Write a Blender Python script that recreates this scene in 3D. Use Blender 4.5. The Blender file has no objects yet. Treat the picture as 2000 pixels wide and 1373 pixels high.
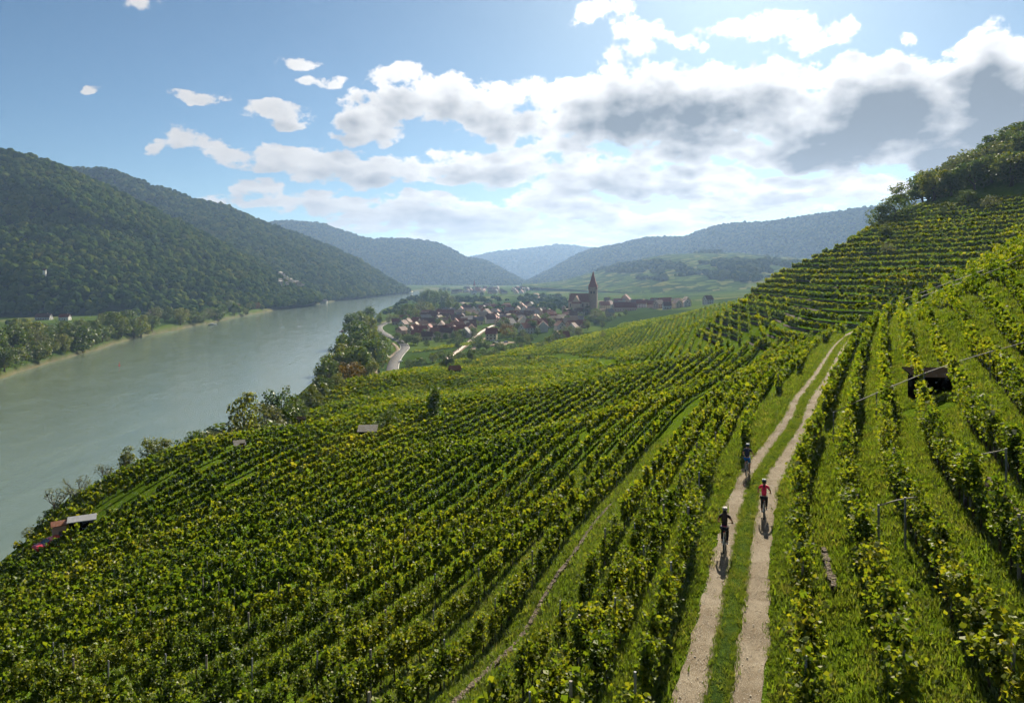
import bpy, bmesh, math, random
import numpy as np
from mathutils import Vector, Matrix, Euler

# ------------------------------------------------------------------ frame
F, U0, V0, ZC = 1400.0, 1000.0, 535.0, 10.5      # focal length in photo pixels, horizon row, camera height over the track
RIVER_Z = -60.0
scene = bpy.context.scene
COL = scene.collection

cam_d = bpy.data.cameras.new('camera')
cam_d.sensor_width = 36.0
cam_d.lens = 36.0 * F / 2000.0
cam_d.shift_y = -(686.5 - V0) / 2000.0
cam_d.clip_start = 0.5
cam_d.clip_end = 60000
cam = bpy.data.objects.new('camera', cam_d)
COL.objects.link(cam)
cam.location = (0, 0, ZC)
cam.rotation_euler = (math.radians(90), 0, 0)
scene.camera = cam

SUN_AZ = math.radians(17.8)      # to the right of the view direction (+Y)
SUN_EL = math.radians(30.0)
SUN_DIR = Vector((math.sin(SUN_AZ) * math.cos(SUN_EL), math.cos(SUN_AZ) * math.cos(SUN_EL), math.sin(SUN_EL)))

def px_az(u): return math.atan((u - U0) / F)
def px_el(u, v):
    a = (u - U0) / F
    return math.atan(((V0 - v) / F) / math.sqrt(1 + a * a))

# ------------------------------------------------------------------ sky
world = bpy.data.worlds.new('World')
scene.world = world
world.use_nodes = True
wt = world.node_tree
wt.nodes.clear()

def nd(tree, typ, **kw):
    n = tree.nodes.new(typ)
    for k, v in kw.items():
        setattr(n, k, v)
    return n

def mth(tree, op, a, b=None, c=None, clamp=False):
    n = tree.nodes.new('ShaderNodeMath'); n.operation = op; n.use_clamp = clamp
    for i, x in enumerate((a, b, c)):
        if x is None: continue
        if isinstance(x, (int, float)): n.inputs[i].default_value = x
        else: tree.links.new(x, n.inputs[i])
    return n.outputs[0]

def maprange(tree, x, a, b, c, d, smooth=True):
    n = tree.nodes.new('ShaderNodeMapRange')
    n.interpolation_type = 'SMOOTHSTEP' if smooth else 'LINEAR'
    tree.links.new(x, n.inputs[0])
    for i, val in enumerate((a, b, c, d)): n.inputs[1 + i].default_value = val
    return n.outputs[0]

def mixc(tree, fac, a, b, blend='MIX'):
    n = tree.nodes.new('ShaderNodeMix'); n.data_type = 'RGBA'; n.blend_type = blend
    for s, x in ((n.inputs[0], fac), (n.inputs[6], a), (n.inputs[7], b)):
        if isinstance(x, (int, float)): s.default_value = x
        elif isinstance(x, (tuple, list)): s.default_value = (*x, 1) if len(x) == 3 else x
        else: tree.links.new(x, s)
    return n.outputs[2]

# clouds: (u, v, half width, half height, thickness) read from the photograph as directions in the sky
CLOUDS = [
 (1300,205,300,90,1.1),(1420,190,180,65,1.0),(1180,240,170,70,.75),(1350,285,170,55,.8),(1080,175,120,45,.6),(1210,130,120,45,.5),
 (1730,200,190,110,1.15),(1640,285,150,65,1.15),(1820,290,150,65,1.1),(1940,190,140,150,1.15),(1580,170,90,60,.55),(1900,300,120,60,.9),(2100,200,220,200,.9),
 (1560,235,130,60,.8),(1490,150,120,48,.6),(1010,255,150,38,.6),(1110,290,130,36,.55),(1480,300,150,40,.7),
 (870,195,175,50,.85),(720,230,85,60,.8),(760,150,95,40,.6),(960,220,120,50,.8),(690,265,60,30,.6),
 (535,222,90,32,.75),(380,195,58,18,.55),(590,131,80,15,.5),(630,168,40,20,.5),(205,172,30,12,.36),
 (370,272,95,28,.6),(300,290,60,16,.5),(520,308,150,32,.7),(720,332,190,42,.85),(960,330,190,42,.85),(1000,305,80,26,.6),
 (1180,345,170,52,.85),(1300,360,170,46,.9),(1150,320,80,30,.6),(1400,350,90,35,.7),
 (500,365,70,24,.6),(470,395,110,20,.55),(640,400,170,36,.7),(800,410,160,40,.75),(930,425,200,46,.8),(1080,390,150,40,.75),(1150,415,110,36,.8),
 (1550,372,210,34,.75),(1480,400,200,26,.8),(1690,370,140,34,.7),(1250,438,260,26,.75),(950,462,260,20,.62),(1130,466,240,16,.6),(720,440,150,20,.6),(1450,425,160,16,.6),
 (275,8,60,22,.45),(1195,28,100,34,.5),(1250,62,90,30,.5),(1345,80,120,26,.5),(1500,55,130,38,.52),(1590,85,110,32,.5),(1650,60,80,38,.52),(1765,72,40,20,.40),(1460,118,80,26,.42),
 (1260,105,70,24,.45),(1000,480,600,14,.5),
]
g = bpy.data.node_groups.new('CloudDensity', 'ShaderNodeTree')
g.interface.new_socket('Dir', in_out='INPUT', socket_type='NodeSocketVector')
g.interface.new_socket('Density', in_out='OUTPUT', socket_type='NodeSocketFloat')
g.interface.new_socket('Soft', in_out='OUTPUT', socket_type='NodeSocketFloat')
gi, go = g.nodes.new('NodeGroupInput'), g.nodes.new('NodeGroupOutput')
sp = nd(g, 'ShaderNodeSeparateXYZ'); g.links.new(gi.outputs[0], sp.inputs[0])
az_, el_ = sp.outputs[0], sp.outputs[1]
den = mth(g, 'ADD', mth(g, 'MAXIMUM', el_, -0.02), 0.13)
nx = mth(g, 'MULTIPLY', az_, 5.0)
ny = mth(g, 'MULTIPLY', mth(g, 'LOGARITHM', den, math.e), -2.4)
cv = nd(g, 'ShaderNodeCombineXYZ'); g.links.new(nx, cv.inputs[0]); g.links.new(ny, cv.inputs[1]); cv.inputs[2].default_value = 3.7
def noise(tree, vec, scale, detail, rough, w=None):
    n = nd(tree, 'ShaderNodeTexNoise'); n.noise_dimensions = '3D'
    tree.links.new(vec, n.inputs['Vector'])
    n.inputs['Scale'].default_value = scale; n.inputs['Detail'].default_value = detail; n.inputs['Roughness'].default_value = rough
    return n.outputs[0]
n_big = noise(g, cv.outputs[0], 1.5, 3, .5)
n_mid = noise(g, cv.outputs[0], 5.4, 8, .60)
# warp the blob coordinates a little so no ellipse keeps a clean outline
nw = nd(g, 'ShaderNodeTexNoise'); g.links.new(cv.outputs[0], nw.inputs['Vector']); nw.inputs['Scale'].default_value = 3.0; nw.inputs['Detail'].default_value = 4
wv = nd(g, 'ShaderNodeVectorMath', operation='MULTIPLY_ADD'); g.links.new(nw.outputs['Color'], wv.inputs[0])
wv.inputs[1].default_value = (.10, .05, 0); wv.inputs[2].default_value = (-.05, -.025, 0)
pv = nd(g, 'ShaderNodeVectorMath', operation='ADD'); g.links.new(gi.outputs[0], pv.inputs[0]); g.links.new(wv.outputs[0], pv.inputs[1])
acc = None
for (u, v, ru, rv, amp) in CLOUDS:
    a = (u - U0) / F
    ra, re = 1.17 * ru / F / (1 + a * a), 1.14 * rv / F / math.sqrt(1 + a * a)
    ca, ce = px_az(u), px_el(u, v)
    m = nd(g, 'ShaderNodeVectorMath', operation='MULTIPLY_ADD'); g.links.new(pv.outputs[0], m.inputs[0])
    m.inputs[1].default_value = (1 / ra, 1 / re, 0); m.inputs[2].default_value = (-ca / ra, -ce / re, 0)
    l = nd(g, 'ShaderNodeVectorMath', operation='DOT_PRODUCT'); g.links.new(m.outputs[0], l.inputs[0]); g.links.new(m.outputs[0], l.inputs[1])
    r = mth(g, 'MULTIPLY_ADD', l.outputs['Value'], -amp * 1.25, amp)
    if acc is None: acc = r
    else:
        n = nd(g, 'ShaderNodeMath', operation='SMOOTH_MAX'); g.links.new(acc, n.inputs[0]); g.links.new(r, n.inputs[1]); n.inputs[2].default_value = .22
        acc = n.outputs[0]
acc = mth(g, 'MAXIMUM', acc, 0.0)
# the rest of the sky goes on with scattered cumulus of the same kind
outside = maprange(g, mth(g, 'ABSOLUTE', az_), .68, 1.0, 0.0, 1.0)
high = maprange(g, el_, .42, .6, 0.0, 1.0)
rest = mth(g, 'MULTIPLY', mth(g, 'MAXIMUM', outside, high), maprange(g, n_big, .46, .70, 0.0, .7))
acc = mth(g, 'MAXIMUM', acc, rest)
dn = mth(g, 'ADD', mth(g, 'MULTIPLY', acc, 1.15), mth(g, 'MULTIPLY', mth(g, 'SUBTRACT', n_mid, .5), 2.05))
dn = mth(g, 'ADD', dn, mth(g, 'MULTIPLY', mth(g, 'SUBTRACT', n_big, .5), .5))
dn = mth(g, 'SUBTRACT', dn, .28)
dn = mth(g, 'MULTIPLY', dn, maprange(g, acc, .06, .34, 0, 1))
g.links.new(dn, go.inputs[0])
n_soft = noise(g, cv.outputs[0], 4.6, 2.2, .5)
sf = mth(g, 'ADD', mth(g, 'MULTIPLY', acc, 1.15), mth(g, 'MULTIPLY', mth(g, 'SUBTRACT', n_soft, .5), 1.05))
sf = mth(g, 'SUBTRACT', mth(g, 'ADD', sf, mth(g, 'MULTIPLY', mth(g, 'SUBTRACT', n_big, .5), .5)), .30)
g.links.new(sf, go.inputs[1])

tc = nd(wt, 'ShaderNodeTexCoord')
sep = nd(wt, 'ShaderNodeSeparateXYZ'); wt.links.new(tc.outputs['Generated'], sep.inputs[0])
az = mth(wt, 'ARCTAN2', sep.outputs[0], sep.outputs[1])
el = mth(wt, 'ARCSINE', sep.outputs[2])
dirv = nd(wt, 'ShaderNodeCombineXYZ'); wt.links.new(az, dirv.inputs[0]); wt.links.new(el, dirv.inputs[1])
def density(vec):
    n = wt.nodes.new('ShaderNodeGroup'); n.node_tree = g; wt.links.new(vec, n.inputs[0]); return n.outputs[0], n.outputs[1]
D0, S0 = density(dirv.outputs[0])
ofe = mth(wt, 'MULTIPLY_ADD', mth(wt, 'MAXIMUM', el, 0.0), .10, .007)           # look a little towards the sun: is there cloud in the way?
offv = nd(wt, 'ShaderNodeCombineXYZ'); wt.links.new(mth(wt, 'ADD', az, .006), offv.inputs[0]); wt.links.new(mth(wt, 'ADD', el, ofe), offv.inputs[1])
_, S1 = density(offv.outputs[0])
alpha = maprange(wt, D0, .0, .30, 0, 1)
pos_ = lambda x: mth(wt, 'MAXIMUM', x, 0.0)
thick = mth(wt, 'ADD', mth(wt, 'ADD', mth(wt, 'MULTIPLY', pos_(D0), .30), mth(wt, 'MULTIPLY', pos_(S0), .38)), mth(wt, 'MULTIPLY', pos_(S1), .85))
shade = maprange(wt, thick, .10, 1.22, 0, 1, smooth=False)
low = maprange(wt, el, .03, .20, 1, 0)
dot = nd(wt, 'ShaderNodeVectorMath', operation='DOT_PRODUCT'); wt.links.new(tc.outputs['Generated'], dot.inputs[0]); dot.inputs[1].default_value = SUN_DIR
fwd = maprange(wt, dot.outputs['Value'], .72, 1.0, 0, 1)
lit = mixc(wt, fwd, (5.6, 5.5, 5.4), (10.5, 10.3, 10.0))
dark = mixc(wt, fwd, (1.9, 2.15, 2.5), (1.75, 1.98, 2.25))
dark = mixc(wt, mth(wt, 'MULTIPLY', low, .7), dark, (3.6, 3.85, 4.2))
ccol = mixc(wt, shade, lit, dark)
sky = nd(wt, 'ShaderNodeTexSky', sky_type='NISHITA', sun_disc=False)
sky.sun_elevation = SUN_EL; sky.sun_rotation = SUN_AZ; sky.altitude = 600; sky.air_density = .8; sky.dust_density = .8; sky.ozone_density = 1.4
skyc = mixc(wt, 1.0, sky.outputs[0], (.49, .62, .65), 'MULTIPLY')
final = mixc(wt, alpha, skyc, ccol)
SKY_STRENGTH = .05
bg = nd(wt, 'ShaderNodeBackground'); wt.links.new(final, bg.inputs[0]); bg.inputs[1].default_value = SKY_STRENGTH
wo = nd(wt, 'ShaderNodeOutputWorld'); wt.links.new(bg.outputs[0], wo.inputs[0])
world.cycles.sampling_method = 'MANUAL'; world.cycles.sample_map_resolution = 512

sun_d = bpy.data.lights.new('sun', 'SUN')
sun_d.energy = 5.0; sun_d.angle = math.radians(.6); sun_d.color = (1.0, .91, .74)
sun = bpy.data.objects.new('sun', sun_d); COL.objects.link(sun)
sun.rotation_euler = SUN_DIR.to_track_quat('Z', 'Y').to_euler()
sun.location = (0, 0, 300)

scene.view_settings.view_transform = 'Standard'
scene.view_settings.look = 'None'
scene.view_settings.exposure = 1.45
scene.view_settings.gamma = 1.0
scene.view_settings.use_curve_mapping = False
scene.render.engine = 'CYCLES'
cy = scene.cycles
cy.use_denoising = True
cy.max_bounces = 5; cy.diffuse_bounces = 2; cy.glossy_bounces = 2; cy.transmission_bounces = 3; cy.transparent_max_bounces = 6; cy.volume_bounces = 0
cy.caustics_reflective = False; cy.caustics_refractive = False
cy.sample_clamp_indirect = 4.0
cy.use_adaptive_sampling = True; cy.adaptive_threshold = .03; cy.adaptive_min_samples = 12

# ------------------------------------------------------------------ helpers
rng = np.random.default_rng(11)
random.seed(11)

def tag(o, label=None, cat=None, group=None, kind=None):
    if label: o['label'] = label
    if cat: o['category'] = cat
    if group: o['group'] = group
    if kind: o['kind'] = kind
    return o

def link(o, parent=None):
    COL.objects.link(o)
    if parent is not None: o.parent = parent
    return o

def mesh_np(name, V, Fs, mat=None, smooth=False):
    """V (n,3); Fs (m,k) faces of one size, or a list of such arrays"""
    me = bpy.data.meshes.new(name)
    V = np.asarray(V, dtype=np.float32)
    if not isinstance(Fs, list): Fs = [Fs]
    Fs = [np.asarray(f, dtype=np.int32) for f in Fs if len(f)]
    loops = np.concatenate([f.ravel() for f in Fs])
    tot = np.concatenate([np.full(len(f), f.shape[1], dtype=np.int32) for f in Fs])
    start = np.concatenate([[0], np.cumsum(tot)[:-1]]).astype(np.int32)
    me.vertices.add(len(V)); me.vertices.foreach_set('co', V.ravel())
    me.loops.add(len(loops)); me.loops.foreach_set('vertex_index', loops)
    me.polygons.add(len(tot)); me.polygons.foreach_set('loop_start', start); me.polygons.foreach_set('loop_total', tot)
    if smooth: me.polygons.foreach_set('use_smooth', np.ones(len(tot), dtype=bool))
    me.update(calc_edges=True)
    if mat is not None:
        for m in (mat if isinstance(mat, (list, tuple)) else [mat]): me.materials.append(m)
    return me

def obj(name, me, parent=None, loc=None, rotz=None, kind=None):
    o = bpy.data.objects.new(name, me)
    if loc is not None: o.location = loc
    if rotz is not None: o.rotation_euler = (0, 0, rotz)
    link(o, parent)
    if kind: o['kind'] = kind
    return o

def empty(name, loc=(0, 0, 0), rotz=0):
    o = bpy.data.objects.new(name, None); o.location = loc; o.rotation_euler = (0, 0, rotz); o.empty_display_size = .2
    return link(o)

def copy_tree(o, loc=None, rotz=None, scale=None, parent=None):
    c = o.copy(); COL.objects.link(c); c.parent = parent
    if loc is not None: c.location = loc
    if rotz is not None: c.rotation_euler = (0, 0, rotz)
    if scale is not None: c.scale = scale if hasattr(scale, '__len__') else (scale,) * 3
    for ch in o.children: copy_tree(ch, parent=c)
    return c

class MB:
    """collects simple solids into one mesh"""
    def __init__(s): s.v = []; s.f = []
    def add(s, vs, fs):
        o = len(s.v); s.v += [tuple(p) for p in vs]; s.f += [tuple(i + o for i in f) for f in fs]
        return s
    def box(s, c, d, M=None):
        x, y, z = (k / 2 for k in d)
        vs = [Vector((sx * x, sy * y, sz * z)) for sz in (-1, 1) for sy in (-1, 1) for sx in (-1, 1)]
        if M is not None: vs = [M @ p for p in vs]
        vs = [p + Vector(c) for p in vs]
        return s.add(vs, [(0, 2, 3, 1), (4, 5, 7, 6), (0, 1, 5, 4), (2, 6, 7, 3), (0, 4, 6, 2), (1, 3, 7, 5)])
    def tube(s, pts, radii, n=8, cap=True):
        pts = [Vector(p) for p in pts]
        if not hasattr(radii, '__len__'): radii = [radii] * len(pts)
        rings = []
        up = Vector((0, 0, 1))
        for i, p in enumerate(pts):
            t = (pts[min(i + 1, len(pts) - 1)] - pts[max(i - 1, 0)]).normalized()
            a = t.cross(up if abs(t.z) < .95 else Vector((1, 0, 0))).normalized(); b = t.cross(a)
            rings.append([p + (a * math.cos(2 * math.pi * k / n) + b * math.sin(2 * math.pi * k / n)) * radii[i] for k in range(n)])
        vs = [q for r in rings for q in r]; fs = []
        for i in range(len(pts) - 1):
            for k in range(n):
                fs.append((i * n + k, i * n + (k + 1) % n, (i + 1) * n + (k + 1) % n, (i + 1) * n + k))
        if cap:
            fs.append(tuple(range(n))[::-1]); fs.append(tuple((len(pts) - 1) * n + k for k in range(n)))
        return s.add(vs, fs)
    def mesh(s, name, mat=None, smooth=False):
        me = bpy.data.meshes.new(name); me.from_pydata(s.v, [], s.f); me.update()
        bm = bmesh.new(); bm.from_mesh(me); bmesh.ops.recalc_face_normals(bm, faces=bm.faces); bm.to_mesh(me); bm.free()
        if smooth: me.polygons.foreach_set('use_smooth', np.ones(len(me.polygons), dtype=bool))
        if mat is not None:
            for m in (mat if isinstance(mat, (list, tuple)) else [mat]): me.materials.append(m)
        return me

def _hash(ix, iy, seed):
    h = (ix.astype(np.int64) * 374761393 + iy.astype(np.int64) * 668265263 + seed * 1442695041) & 0xffffffff
    h = ((h ^ (h >> 13)) * 1274126177) & 0xffffffff
    return ((h ^ (h >> 16)) & 0xffffff) / float(0xffffff)
def vnoise(x, y, seed=0):
    x = np.asarray(x, float); y = np.asarray(y, float)
    ix = np.floor(x); iy = np.floor(y); fx = x - ix; fy = y - iy
    fx = fx * fx * (3 - 2 * fx); fy = fy * fy * (3 - 2 * fy)
    a = _hash(ix, iy, seed); b = _hash(ix + 1, iy, seed); c = _hash(ix, iy + 1, seed); d = _hash(ix + 1, iy + 1, seed)
    return (a * (1 - fx) + b * fx) * (1 - fy) + (c * (1 - fx) + d * fx) * fy
def fbm(x, y, octaves=4, seed=0):
    s = 0; a = .5
    for i in range(octaves):
        s = s + a * (vnoise(x * 2 ** i, y * 2 ** i, seed + i * 17) - .5); a *= .5
    return s        # about -.5 .. .5
def sstep(a, b, x):
    t = np.clip((x - a) / (b - a), 0, 1); return t * t * (3 - 2 * t)

# ------------------------------------------------------------------ materials
def mat_new(name):
    m = bpy.data.materials.new(name); m.use_nodes = True; t = m.node_tree
    b = t.nodes['Principled BSDF']
    return m, t, b
def coords(t, kind='Object'):
    return nd(t, 'ShaderNodeTexCoord').outputs[kind]
def ramp(t, fac, stops):
    n = nd(t, 'ShaderNodeValToRGB'); t.links.new(fac, n.inputs[0])
    e = n.color_ramp.elements
    while len(e) < len(stops): e.new(.5)
    for el, (p, c) in zip(e, stops): el.position = p; el.color = (*c, 1)
    return n.outputs[0]
def bump(t, b, height, strength, dist=.1):
    n = nd(t, 'ShaderNodeBump'); t.links.new(height, n.inputs['Height']); n.inputs['Strength'].default_value = strength; n.inputs['Distance'].default_value = dist
    t.links.new(n.outputs[0], b.inputs['Normal'])

def simple(name, col, rough=.8, var=.25, scale=3.0, metal=0.0, bmp=0.0, spec=.3):
    m, t, b = mat_new(name)
    nz = noise(t, coords(t), scale, 5, .6)
    c = ramp(t, nz, [(.25, tuple(k * (1 - var) for k in col)), (.75, tuple(min(1, k * (1 + var)) for k in col))])
    t.links.new(c, b.inputs['Base Color'])
    b.inputs['Roughness'].default_value = rough; b.inputs['Metallic'].default_value = metal
    b.inputs['Specular IOR Level'].default_value = spec
    if bmp: bump(t, b, nz, bmp, .05)
    return m

def leaf_mat(name, stops, trans=.45, island=True, rough=.5, big=.06, gloss=.05, tcol=1.3):
    """leaf: diffuse + translucent + a little gloss, colour varying leaf by leaf and patch by patch"""
    m = bpy.data.materials.new(name); m.use_nodes = True; t = m.node_tree; t.nodes.clear()
    geo = nd(t, 'ShaderNodeNewGeometry'); oi = nd(t, 'ShaderNodeObjectInfo')
    pos = noise(t, geo.outputs['Position'], big, 3, .6)
    r = mth(t, 'ADD', mth(t, 'MULTIPLY', geo.outputs['Random Per Island'], .38 if island else 0.0), mth(t, 'MULTIPLY_ADD', pos, .62, .02))
    r = mth(t, 'ADD', r, mth(t, 'MULTIPLY', oi.outputs['Random'], .15 if island else .42))
    col = ramp(t, r, stops)
    d = nd(t, 'ShaderNodeBsdfDiffuse'); t.links.new(col, d.inputs[0])
    tr = nd(t, 'ShaderNodeBsdfTranslucent')
    t.links.new(mixc(t, 1.0, col, (1.0 * tcol, 1.0 * tcol, .45 * tcol), 'MULTIPLY'), tr.inputs[0])
    mx = nd(t, 'ShaderNodeMixShader'); mx.inputs[0].default_value = trans
    t.links.new(d.outputs[0], mx.inputs[1]); t.links.new(tr.outputs[0], mx.inputs[2])
    out = nd(t, 'ShaderNodeOutputMaterial')
    if gloss > 0:
        gl = nd(t, 'ShaderNodeBsdfGlossy'); gl.inputs['Roughness'].default_value = rough; gl.inputs[0].default_value = (1, 1, 1, 1)
        m2 = nd(t, 'ShaderNodeMixShader'); m2.inputs[0].default_value = gloss
        t.links.new(mx.outputs[0], m2.inputs[1]); t.links.new(gl.outputs[0], m2.inputs[2]); t.links.new(m2.outputs[0], out.inputs[0])
    else: t.links.new(mx.outputs[0], out.inputs[0])
    return m

VINE_STOPS = [(.12, (.014, .034, .005)), (.36, (.036, .068, .007)), (.56, (.088, .128, .010)), (.74, (.165, .182, .012)), (.93, (.24, .21, .016)), (.99, (.30, .18, .02))]
M_VINE = leaf_mat('vine_leaf', VINE_STOPS, trans=.5, gloss=.018, rough=.55)
M_TREE = leaf_mat('tree_leaf', [(.15, (.018, .042, .008)), (.45, (.040, .078, .011)), (.7, (.075, .105, .015)), (.92, (.12, .12, .018))], trans=.4, gloss=.03)
M_TREE_LIGHT = leaf_mat('tree_leaf_light', [(.15, (.04, .065, .012)), (.5, (.085, .115, .018)), (.9, (.17, .16, .03))], trans=.4, gloss=.03)
M_TREE_RUST = leaf_mat('tree_leaf_rust', [(.15, (.045, .036, .008)), (.5, (.105, .07, .014)), (.9, (.19, .11, .02))], trans=.35, gloss=.02)
M_TREE_GREY = leaf_mat('tree_leaf_grey', [(.15, (.04, .05, .03)), (.5, (.085, .10, .055)), (.9, (.14, .14, .08))], trans=.35, gloss=.02)
M_FOREST = leaf_mat('forest_leaf', [(.12, (.014, .036, .009)), (.36, (.038, .076, .012)), (.58, (.074, .112, .014)), (.80, (.125, .145, .018)), (.97, (.16, .13, .025))], trans=.3, island=False, gloss=.0, big=.012)
M_GRASS = leaf_mat('grass_blade', [(.12, (.035, .068, .007)), (.4, (.072, .120, .010)), (.7, (.118, .160, .016)), (.9, (.19, .18, .045))], trans=.5, island=True, gloss=.04, big=.6)
M_BARK = simple('bark', (.085, .065, .045), .9, .35, 6, bmp=.5)
M_VINEWOOD = simple('vine_wood', (.06, .045, .03), .95, .35, 12, bmp=.4)
# ------------------------------------------------------------------ the lie of the land
def P(u, v, t, dz=0.0): return ((u - U0) / F * t, t, ZC - (v - V0) / F * t + dz)

# left wheel rut of the track as (u, v) on level ground
_rut = [(1349,1373),(1400,1150),(1445,960),(1481,900),(1537,825),(1557,780),(1592,735),(1621,690),(1640,667),(1665,650)]
_tl = []
for (u, v) in _rut:
    t = ZC * F / (v - V0); _tl.append(((u - U0) / F * t + .64, t))
_tl = [(-22.0, -50.0), (-3.5, -4.0)] + _tl + [(72.0, 141.0), (84.0, 149.0), (98.0, 153.0)]
_tl = np.array(_tl)
def _catmull(pts, step):
    pts = np.asarray(pts, float); out = []
    P0 = np.vstack([2 * pts[0] - pts[1], pts, 2 * pts[-1] - pts[-2]])
    for i in range(1, len(P0) - 2):
        a, b, c, d = P0[i - 1], P0[i], P0[i + 1], P0[i + 2]
        n = max(2, int(np.linalg.norm(c - b) / step))
        for k in range(n):
            s = k / n
            out.append(.5 * ((2 * b) + (-a + c) * s + (2 * a - 5 * b + 4 * c - d) * s * s + (-a + 3 * b - 3 * c + d) * s ** 3))
    out.append(pts[-1]); out = np.array(out)
    return out
_c = _catmull(_tl, 1.0)
for _ in range(6): _c[1:-1] = .25 * _c[:-2] + .5 * _c[1:-1] + .25 * _c[2:]
_d = np.concatenate([[0], np.cumsum(np.linalg.norm(np.diff(_c, axis=0), axis=1))])
TRACK_S = np.arange(0, _d[-1], .5)
TRACK = np.stack([np.interp(TRACK_S, _d, _c[:, k]) for k in (0, 1)], 1)
_tg = np.gradient(TRACK, axis=0); _tg /= np.linalg.norm(_tg, axis=1)[:, None]
TRACK_T = _tg
TRACK_N = np.stack([-_tg[:, 1], _tg[:, 0]], 1)       # points to the river side (left, downhill)

def track_coord(x, y):
    """signed distance left of the track (+ downhill) and arc length"""
    x = np.atleast_1d(np.asarray(x, float)); y = np.atleast_1d(np.asarray(y, float))
    d = np.full(x.shape, 999.0); s = np.zeros(x.shape)
    near = np.where((x > -60) & (x < 140) & (y > -60) & (y < 190))[0]
    T = TRACK[::2]; N = TRACK_N[::2]
    for c in np.array_split(near, max(1, len(near) // 4000 + 1)):
        if not len(c): continue
        dx = x[c][:, None] - T[:, 0]; dy = y[c][:, None] - T[:, 1]
        k = np.argmin(dx * dx + dy * dy, axis=1)
        d[c] = dx[np.arange(len(c)), k] * N[k, 0] + dy[np.arange(len(c)), k] * N[k, 1]
        # past the ends of the polyline
        e = np.hypot(dx[np.arange(len(c)), k], dy[np.arange(len(c)), k])
        d[c] = np.where(e > np.abs(d[c]) + 1.0, np.sign(d[c]) * e, d[c])
        s[c] = TRACK_S[::2][k]
    return d, s

VH = -1.6     # the picture shows the vine tops, the ground lies below
CTRL = []
for k in range(0, len(TRACK), 24): CTRL.append((TRACK[k, 0], TRACK[k, 1], 0.0))
CTRL += [P(*q, VH) for q in [
 (0,1085,95),(130,975,115),(300,898,140),(480,893,160),(590,808,200),(650,748,260),(760,724,330),
 (0,1200,57),(0,1373,29),(500,1373,22),(1000,1373,18.5),(500,1100,51),(1000,1200,30),(1000,1000,60),(500,950,95),(700,900,100),(1000,850,118),
 (700,800,165),(850,760,240),(1200,800,98),(1300,720,150),(1450,655,190),(1200,710,210),(1000,760,210),(1100,720,280),(950,720,360),
 (870,705,420),(1000,684,500),(1100,662,560),(1200,642,560),(1300,618,540),(1400,594,430),(1300,660,300),(1200,670,400)]]
CTRL += [P(*q, VH * .6) for q in [
 (2000,500,72),(2000,700,45),(2000,900,27),(2000,1100,19),(2000,1373,13.5),(1800,1000,24.5),(1800,800,42),(1800,700,58),(1800,620,85),(1900,560,84),
 (1700,622,128),(1680,612,155),(1500,582,232),(1420,600,270),(1600,600,175),(1700,540,192),(1600,500,250),(1500,541,265),(1700,455,242),(1850,400,252),
 (2000,380,236),(2000,500,150),(1850,545,142),(1850,480,200),(1560,560,230),(2000,440,195)]]
CTRL += [P(2000,285,300), P(1850,372,285), P(1750,425,262), P(2000,330,262), P(1650,480,260), P(1930,325,295)]
CTRL += [(x, y, z) for x, y, z in [
 (100,320,-10),(130,390,-8),(165,390,6),(187,372,22),(225,360,40),(245,342,58),(270,400,48),(300,300,85),(300,250,95),(260,160,75),(200,100,62),(180,40,62),(120,60,44),(100,0,42),(60,0,24),(90,95,24),(140,150,38),(180,190,48),
 (60,-60,34),(30,-60,17),(-60,-60,-17),(-30,-30,-7),(-100,-100,-52),
 (150,500,-18),(260,480,20),(300,620,5),(250,760,-18),(420,700,30),(400,950,-8),(600,700,90),
 (-82,60,-41),(-84,95,-41),(-86,130,-42),(-84,170,-43),(-82,220,-44),(-86,280,-46),(-100,60,-55),(-102,130,-55),(-104,200,-55),(-108,280,-55),(-92,350,-50),(-112,400,-54),(-88,0,-40),(-104,0,-55),
 (-110,473,-52.5),(-124,565,-52.5),(-70,460,-51),(-43,603,-52),(-18,830,-51),(30,640,-50),(60,740,-48.5),(-80,700,-52.5),(-100,850,-53),(120,800,-46),(120,680,-42),
 (112,990,-43),(200,1100,-39),(246,1150,-37.5),(60,1000,-48),(-120,1200,-53),(-200,2000,-52),(200,2000,-47),(600,2000,-30),(0,3500,-50),(800,3500,-10),(350,1500,-36),(520,1300,-14),(0,1500,-50),
 (-345,200,-53),(-500,500,-53),(-450,900,-53),(-800,600,-53),(-600,1500,-53),(-700,0,-53),(-300,-400,-53),(-500,2200,-53),(-1500,800,-53),(-700,3500,-52),(0,7000,-48),(3000,3000,0),(3000,7000,0),(-3000,3000,-50),(-3000,7000,-50)]]
CTRL = np.array(CTRL)
_S = 100.0
def _phi(r2): return np.where(r2 > 1e-12, .5 * r2 * np.log(np.maximum(r2, 1e-12)), 0)
_n = len(CTRL); _X = CTRL[:, :2] / _S
_K = _phi(((_X[:, None] - _X[None]) ** 2).sum(-1)) + np.eye(_n) * .004
_Q = np.hstack([np.ones((_n, 1)), _X])
_A = np.block([[_K, _Q], [_Q.T, np.zeros((3, 3))]])
_W = np.linalg.solve(_A, np.concatenate([CTRL[:, 2], np.zeros(3)]))

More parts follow.
